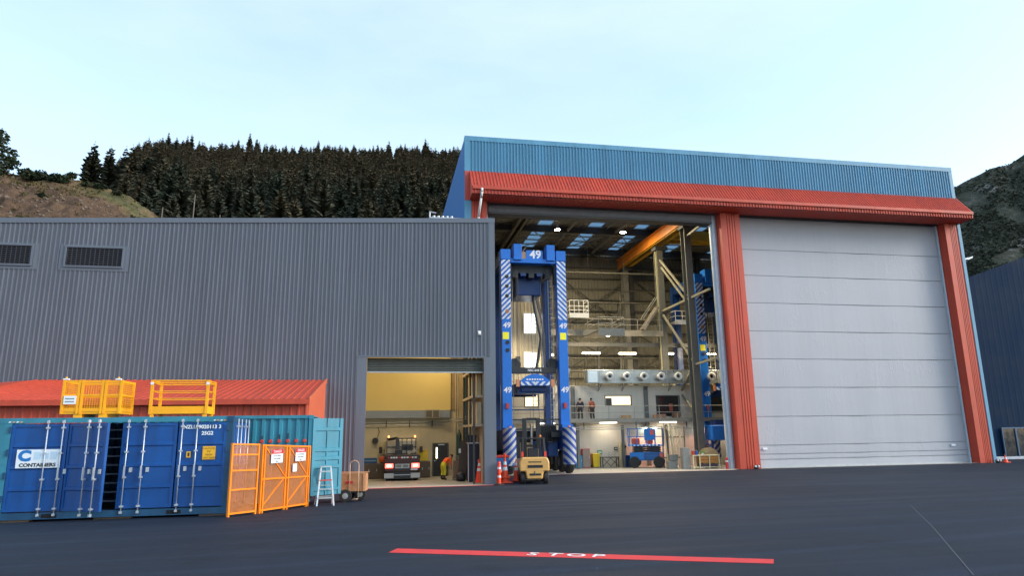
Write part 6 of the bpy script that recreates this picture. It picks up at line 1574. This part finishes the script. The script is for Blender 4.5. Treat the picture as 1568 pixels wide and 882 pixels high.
for k, (x, y) in enumerate(((15.0, 56.5), (21.1, 56.5), (33, 56.5), (12.0, 52.0), (19.0, 52.0))):  # last two are unseen, added to warm the front of the hall
    o = thing('high_bay_lamp', ['lit high bay lamp under the roof, left one', 'lit high bay lamp under the roof near the orange girder', 'high bay lamp under the roof behind the closed door', 'unseen high bay lamp added behind the door header, left one', 'unseen high bay lamp added behind the door header, right one'][k], 'light', (x, y, 20.4), group='high bay lamps')
    m = MB(); m.lathe([(.08, .5), (.1, .2), (.28, 0), (.29, -.02)], (x, y, 20.4), 14, cap=False); m.build('reflector', galv, o)
    m = MB(); m.lathe([(.001, .02), (.25, .01), (.25, -.02), (.001, -.03)], (x, y, 20.4), 14); m.build('lens', lampmat('high bay glow', (1, .82, .5), 40), o)
    m = MB(); m.tube((x, y, 20.9), (x, y, 21.1), .02); m.build('hanger', steeldark, o)
    arealamp(o, (0, 0, -.1), .5, .5, (170, 170, 170, 380, 380)[k], (1, .82, .52))
for k, (x, y, z, lb) in enumerate(((17.7, 51.9, 10.35, 'oval lamp glowing under the projecting platform'), (12.9, 51.6, 8.7, 'double lamp glowing beside the right carrier leg'), (9.3, 51.6, 9.9, 'lamp glowing beside the left carrier leg'), (28.0, 51.6, 10.1, 'oval lamp glowing behind the second carrier'))):
    o = thing('bulkhead_lamp', lb, 'light', (x, y, z))
    m = MB(); m.lathe([(.3, .1), (.32, .04), (.26, 0)], (x, y, z), 14); m.build('housing', steeldark, o)
    m = MB(); m.lathe([(.22, -.01), (.16, -.12), (.02, -.16)], (x, y, z), 14); m.build('lens', lampmat('bulkhead glow', (1, .85, .6), 9), o)
    arealamp(o, (0, 0, -.2), .4, .4, (190, 45, 40, 190)[k], (1, .82, .55), (R(28), 0, 0))
for k, x in enumerate((20.7, 21.5, 25.4)):
    o = thing('emergency_lamp', ['cool white wall lamp above the scissor lift, left of a pair', 'cool white wall lamp above the scissor lift, right of a pair', 'cool white lamp under the mezzanine by the second carrier'][k], 'light', (x, 52.7, 2.95))
    m = MB(); m.box(x - .16, 52.6, 2.98, x + .16, 52.99, 3.1); m.build('housing', white, o)
    m = MB(); m.box(x - .12, 52.59, 2.84, x + .12, 52.75, 2.979); m.build('lens', lampmat('cool lens', (.8, 1, .92), 6), o)
    arealamp(o, (0, -.3, -.2), .3, .3, 22, (1, .45, .3), (R(-30), 0, 0))  # reddish glow added to tint the wall salmon, unlike the cool lens
for k in range(5):  # strip lights added to brighten the wall below the walkway
    x = 12.5 + k * 5.0
    o = thing('strip_light', 'added strip light under the mezzanine walkway, number %s from the carrier' % ('one', 'two', 'three', 'four', 'five')[k], 'light', (x, 52.2, 3.4), group='added strip lights under the mezzanine')
    m = MB(); m.box(x - .7, 52.1, 3.44, x + .7, 52.3, 3.55); m.build('housing', white, o)
    m = MB(); m.box(x - .68, 52.14, 3.37, x + .68, 52.26, 3.438); m.build('tube', lampmat('soft tube', (1, .9, .75), 3.5), o)
    arealamp(o, (0, 0, -.05), 1.3, .2, 9, (1, .86, .66))

# ------------------------------------------------------------------ scissor lift
sx = thing('scissor_lift', 'blue scissor lift with a railed basket parked before the office wall', 'scissor lift', (20.05, 50.9, 0), R(-24), world=False)
sblue = paint('lift blue', (.01, .16, .50))
sred = paint('lift red', (.65, .10, .06))
m = MB(); m.cbox(-1.25, -.85, .55, 1.25, .85, 1.15, .05); m.build('chassis', sblue, sx)
m = MB(); m.box(-.15, -.87, .62, .95, -.851, 1.1); m.build('engine_cover', M('cover dark', (.015, .03, .10), .5), sx)
for k in range(4): m = MB(); m.box(-.1, -.885, .68 + .1 * k, .88, -.8705, .73 + .1 * k); m.build('cover_louvre', sblue, sx)
m = MB(); m.box(.98, -.87, .62, 1.2, -.851, 1.1); m.build('control_box', sred, sx)
for x in (-.9, .9):
    for y in (-.85, .85): m = MB(); m.lathe([(.15, -.14), (.36, -.15), (.42, -.1), (.42, .1), (.36, .15), (.15, .14)], (x, y, .428), 18, 'y'); m.build('wheel', rubber, sx)
for k in range(3):
    for s in (-1, 1):
        for y in (-.6, .6):
            z = 1.18 + .14 * k; m = MB(); m.bar((-1.05 * s, y, z), (1.05 * s, y, z + .12), .07); m.build('scissor_arm', black, sx)
m = MB(); m.cbox(-1.35, -.85, 1.6, 1.35, .85, 1.74, .02); m.build('platform', sblue, sx)
for k in range(9): m = MB(); m.box(-1.2 + k * .28, -.862, 1.63, -1.08 + k * .28, -.851, 1.70); m.build('platform_mark', refl, sx)
for x in (-1.32, -.66, 0, .66, 1.32):
    for y in (-.82, .82): m = MB(); m.box(x - .03, y - .03, 1.74, x + .03, y + .03, 2.92); m.build('rail_post', sblue, sx)
for z in (2.3, 2.9):
    for y in (-.82, .82): m = MB(); m.bar((-1.35, y, z), (1.35, y, z), .055); m.build('guard_rail', sblue, sx)
    for x in (-1.32, 1.32): m = MB(); m.bar((x, -.79, z), (x, .79, z), .055); m.build('guard_rail', sblue, sx)
m = MB(); m.box(-.1, -.86, 2.05, .75, -.852, 2.88); m.build('infill_panel', sblue, sx)
m = MB(); m.box(.35, -.885, 2.45, .62, -.8605, 2.8); m.build('document_box', sred, sx)
m = MB(); m.cbox(-1.1, -.3, 1.75, -.5, .3, 2.2, .03); m.cbox(.1, -.4, 1.75, .5, 0, 2.1, .03); m.build('tool_crate', sred, sx)

# ------------------------------------------------------------------ things along the white wall
o = cabinet('tool_chest', 'red tool chest with open shelves against the white wall', 'tool chest', 15.35, 52.3, 15.95, 52.75, 1.45, paint('chest red', (.55, .05, .03)), 1, paint('chest shelf', (.3, .22, .17)))
o = cabinet('parts_cabinet', 'low teal cabinet beside the red tool chest', 'cabinet', 14.75, 52.2, 15.3, 52.7, .95, paint('cabinet teal', (.02, .22, .38)), 1)
tb = thing('work_table', 'dark steel trestle table against the white wall', 'table', (17.45, 52.3, 0))
m = MB(); m.box(16.8, 51.95, .74, 18.2, 52.6, .80); m.build('table_top', M('table dark', (.05, .04, .035), .6), tb)
for x in (16.86, 18.14):
    for y in (52.0, 52.55): m = MB(); m.box(x - .03, y - .03, .008, x + .03, y + .03, .74); m.build('leg', black, tb)
for a, b in (((16.86, .1), (17.5, .72)), ((17.5, .1), (16.86, .72)), ((17.5, .1), (18.14, .72)), ((18.14, .1), (17.5, .72))): m = MB(); m.bar((a[0], 52.0, a[1]), (b[0], 52.0, b[1]), .035); m.build('brace', black, tb)
fr_ = thing('wire_frame', 'small wire frame standing on the trestle table', 'frame', (17.7, 52.3, .8)); m = MB(); m.path([(17.45, 52.3, .802), (17.5, 52.3, 1.15), (17.95, 52.3, 1.15), (18.0, 52.3, .802)], .015); m.build('hoop', M('rail grey', (.4, .38, .32)), fr_); m = MB(); m.tube((17.47, 52.3, .95), (17.98, 52.3, .95), .012); m.build('cross_wire', railm, fr_)
o = cabinet('first_aid_station', 'tall cream and yellow safety station against the white wall', 'safety station', 18.5, 52.4, 18.98, 52.9, 1.95, M('station cream', (.6, .55, .38), .6), 1, M('station cream', (.6, .55, .38)))
m = MB(); m.box(18.54, 52.36, 1.2, 18.76, 52.379, 1.75); m.build('yellow_poster', M('poster yellow', (.75, .55, .02), .6), o); m = MB(); m.lathe([(.10, -.03), (.10, 0)], (18.87, 52.38, 1.55), 12, 'y'); m.build('round_sign', signblack, o)
o = cabinet('drum_cart', 'dark blue drum trolley before the safety station', 'trolley', 18.62, 51.7, 19.1, 52.2, .9, paint('trolley navy', (.02, .05, .16)), 1)
o = thing('wall_sign', 'small dark square sign on the white wall by the safety station', 'sign', (18.3, 52.97, 1.4)); m = MB(); m.box(18.14, 52.94, 1.28, 18.42, 52.995, 1.52); m.build('plate', signblack, o); m = MB(); m.box(18.2, 52.932, 1.36, 18.36, 52.939, 1.44); m.build('symbol', refl, o)
o = thing('wall_sign', 'small green notice on the white wall above the yellow bin', 'sign', (16.9, 52.97, 1.1)); m = MB(); m.box(16.75, 52.94, .98, 17.15, 52.995, 1.3); m.build('plate', M('sign green', (.10, .30, .16), .5), o); m = MB(); m.box(16.8, 52.932, 1.1, 17.1, 52.939, 1.18); m.build('symbol', refl, o)
# bench with bins and pipe rack near the zinc guide
bn = thing('store_bench', 'pale framed bench with orange drawers beside the zinc door guide', 'bench', (23.0, 47.5, 0))
for x in (22.1, 22.6, 23.35, 24.1):
    for y in (47.25, 47.85): m = MB(); m.box(x - .035, y - .035, .008, x + .035, y + .035, .92); m.build('leg', M('bench cream', (.66, .58, .36), .6), bn)
m = MB(); m.box(22.05, 47.2, .921, 24.16, 47.9, .98); m.build('bench_top', M('bench cream', (.66, .58, .36)), bn)
m = MB(); m.box(22.05, 47.22, .10, 24.16, 47.88, .15); m.build('bottom_shelf', M('bench cream', (.66, .58, .36)), bn)
for k, x in enumerate((22.66, 23.41)):
    for j in range(2): m = MB(); m.box(x, 47.27, .42 + .23 * j, x + .64, 47.8, .63 + .23 * j); m.build('drawer', M('drawer orange', (.42, .17, .03), .6), bn)
    m = MB(); m.box(x + .05, 47.3, .151, x + .6, 47.75, .34); m.build('crate', M('crate dark', (.06, .04, .06), .6), bn)
for k, (x, c) in enumerate(((22.25, (.6, .06, .03)), (22.5, (.02, .12, .42)), (22.4, (.65, .10, .05)))):
    o = thing('paint_tin', ['red tin at the left end of the pale bench', 'blue tin beside the red ones on the bench', 'second red tin between the red and blue ones'][k], 'tin', (x, 47.5 + .12 * (k == 2), .98)); m = MB(); m.lathe([(.10, .981), (.11, 1.0), (.11, 1.25), (.10, 1.27)], (x, 47.5 + .13 * (k == 2), 0), 12); m.build('can', M('tin %d' % k, c, .4), o); m = MB(); m.lathe([(.07, 1.271), (.07, 1.3)], (x, 47.5 + .13 * (k == 2), 0), 10); m.build('lid', galv, o)
o = thing('potted_plant', 'small bright green plant on the pale bench', 'plant', (23.0, 47.55, .98)); m = MB(); m.lathe([(.07, .982), (.1, 1.1)], (23.0, 47.55, 0), 10); m.build('pot', white, o); m = MB(); leaves(m, (23.0, 47.55, 1.2), (.2, .18, .13), 60, .05, random.Random(2)); m.build('foliage', M('leaf green', (.10, .32, .05), .6), o)
o = thing('cable_drum', 'timber cable drum standing behind the pale bench', 'cable drum', (24.1, 48.4, 0))
for y in (48.3, 48.75): m = MB(); m.lathe([(.1, -.03), (.72, -.03), (.72, .03), (.1, .03)], (23.95, y, .73), 24, 'y'); m.build('flange', M('drum timber', (.45, .33, .18), .7), o)
m = MB(); m.lathe([(.4, 48.34), (.4, 48.71)], (23.95, 0, .73), 18, 'y'); m.build('core', M('drum cable', (.05, .05, .06), .7), o)
o = thing('drawer_unit', 'grey steel drawer unit beside the pale bench', 'cabinet', (21.8, 47.8, 0)); m = MB(); m.cbox(21.45, 47.5, .009, 22.0, 48.0, 1.5, .015); m.build('carcass', M('unit grey', (.25, .25, .23), .5), o)
for k in range(5): m = MB(); m.box(21.48, 47.485, .1 + .28 * k, 21.97, 47.499, .34 + .28 * k); m.build('drawer', M('unit grey', (.25, .25, .23)), o)
pk = thing('pipe_rack', 'upright rack of pale pipes and bars beside the scissor lift', 'pipe rack', (21.7, 49.3, 0))
for k, (x, t, z1) in enumerate(((20.95, .09, 3.3), (21.25, .05, 3.2), (21.45, .14, 3.35), (21.62, .05, 3.1), (21.85, .05, 3.2), (22.1, .05, 2.9), (22.35, .04, 3.0))):
    m = MB(); m.tube((x + .1, 49.3, .02), (x, 49.5, z1), t * .6, 8); m.build('pipe', M('pipe pale', (.62, .52, .30), .5), pk)
for z in (.7, 2.2): m = MB(); m.box(20.8, 49.55, z, 22.6, 49.62, z + .1); m.build('rail', steelgrey, pk)
for x in (20.8, 22.55): m = MB(); m.box(x, 49.56, .008, x + .08, 49.64, 3.0); m.build('upright', steelgrey, pk)
m = MB(); m.bar((21.0, 49.2, 3.0), (21.5, 49.2, 2.2), .08); m.bar((22.3, 49.2, 2.6), (21.6, 49.2, 1.4), .08); m.build('loose_bar', M('pipe pale', (.62, .52, .30)), pk)
for k, (x, y, w_, h_, c, lb) in enumerate(((20.95, 48.4, .7, .55, (.22, .22, .2), 'grey crate low beside the pipe rack'), (21.1, 48.5, .6, .45, (.2, .2, .19), 'grey crate resting on the crate beside the pipe rack'))):
    z0 = .009 + (.56 if k else 0); o = thing('storage_crate', lb, 'crate', (x, y, z0)); m = MB(); m.cbox(x - w_ / 2, y - .25, z0, x + w_ / 2, y + .25, z0 + h_, .02); m.build('box', M('crate grey', c, .6), o); m = MB(); m.box(x - w_ / 2 - .015, y - .265, z0 + h_ - .08, x + w_ / 2 + .015, y - .2505, z0 + h_ - .03); m.build('rim', M('crate grey', c), o)
# blue machine behind the bench at the second carrier
o = thing('hoist_cabin', 'bright blue machine cabin hanging low on the second carrier side', 'cabin', (25.7, 49.6, 1.9))
m = MB(); m.cbox(24.75, 49.3, 1.95, 26.6, 50.6, 3.1, .06); m.build('shell', paint('cabin blue', (.01, .17, .62)), o); m = MB(); m.box(25.9, 49.285, 2.15, 26.15, 49.299, 2.95); m.build('white_panel', refl, o)
for x in (24.9, 26.45): m = MB(); m.box(x - .06, 49.6, .008, x + .06, 49.8, 1.95); m.build('leg', bluedk, o)
m = MB(); m.box(25.2, 49.5, 3.101, 26.3, 50.4, 3.5); m.build('roof_unit', bluedk, o)
o = thing('red_bollard', 'short red bollard at the foot of the zinc guide', 'bollard', (24.15, 46.3, 0)); m = MB(); m.lathe([(.10, .011), (.10, .75), (.06, .82)], (24.15, 46.2, 0), 12); m.build('post', paint('bollard red', (.5, .04, .03)), o); m = MB(); m.lathe([(.104, .5), (.104, .6)], (24.15, 46.2, 0), 12, cap=False); m.build('band', refl, o)

for k, (y, z) in enumerate(((51.25, 3.05), (51.25, 2.9))):
    o = thing('pipe_run', ['upper grey pipe slung under the mezzanine edge', 'lower grey pipe slung under the mezzanine edge'][k], 'pipe', (20, y, z))
    m = MB(); m.tube((9.2, y, z), (37, y, z), .035, 6); m.build('pipe', railm, o)
    for j in range(6): m = MB(); m.box(11 + 4.2 * j, y - .03, z, 11.05 + 4.2 * j, y + .03, 3.41); m.build('hanger', steeldark, o)
for k, (x, w_, h_, c, lb) in enumerate(((19.0, .7, .35, (.45, .28, .14), 'tan box on the mezzanine deck below the lit window'), (21.8, .9, .4, (.35, .2, .13), 'brown box on the mezzanine deck near the dark window'), (23.2, .5, .5, (.25, .14, .1), 'dark brown box on the mezzanine beyond the dark window'))):
    o = thing('cardboard_box', lb, 'box', (x, 52.2, 3.62)); m = MB(); m.cbox(x - w_ / 2, 51.95, 3.622, x + w_ / 2, 52.45, 3.622 + h_, .01); m.build('carton', M('carton %d' % k, c, .8), o); m = MB(); m.box(x - .04, 51.945, 3.63, x + .04, 51.9495, 3.622 + h_); m.build('tape', M('tape tan', (.5, .4, .25), .5), o)
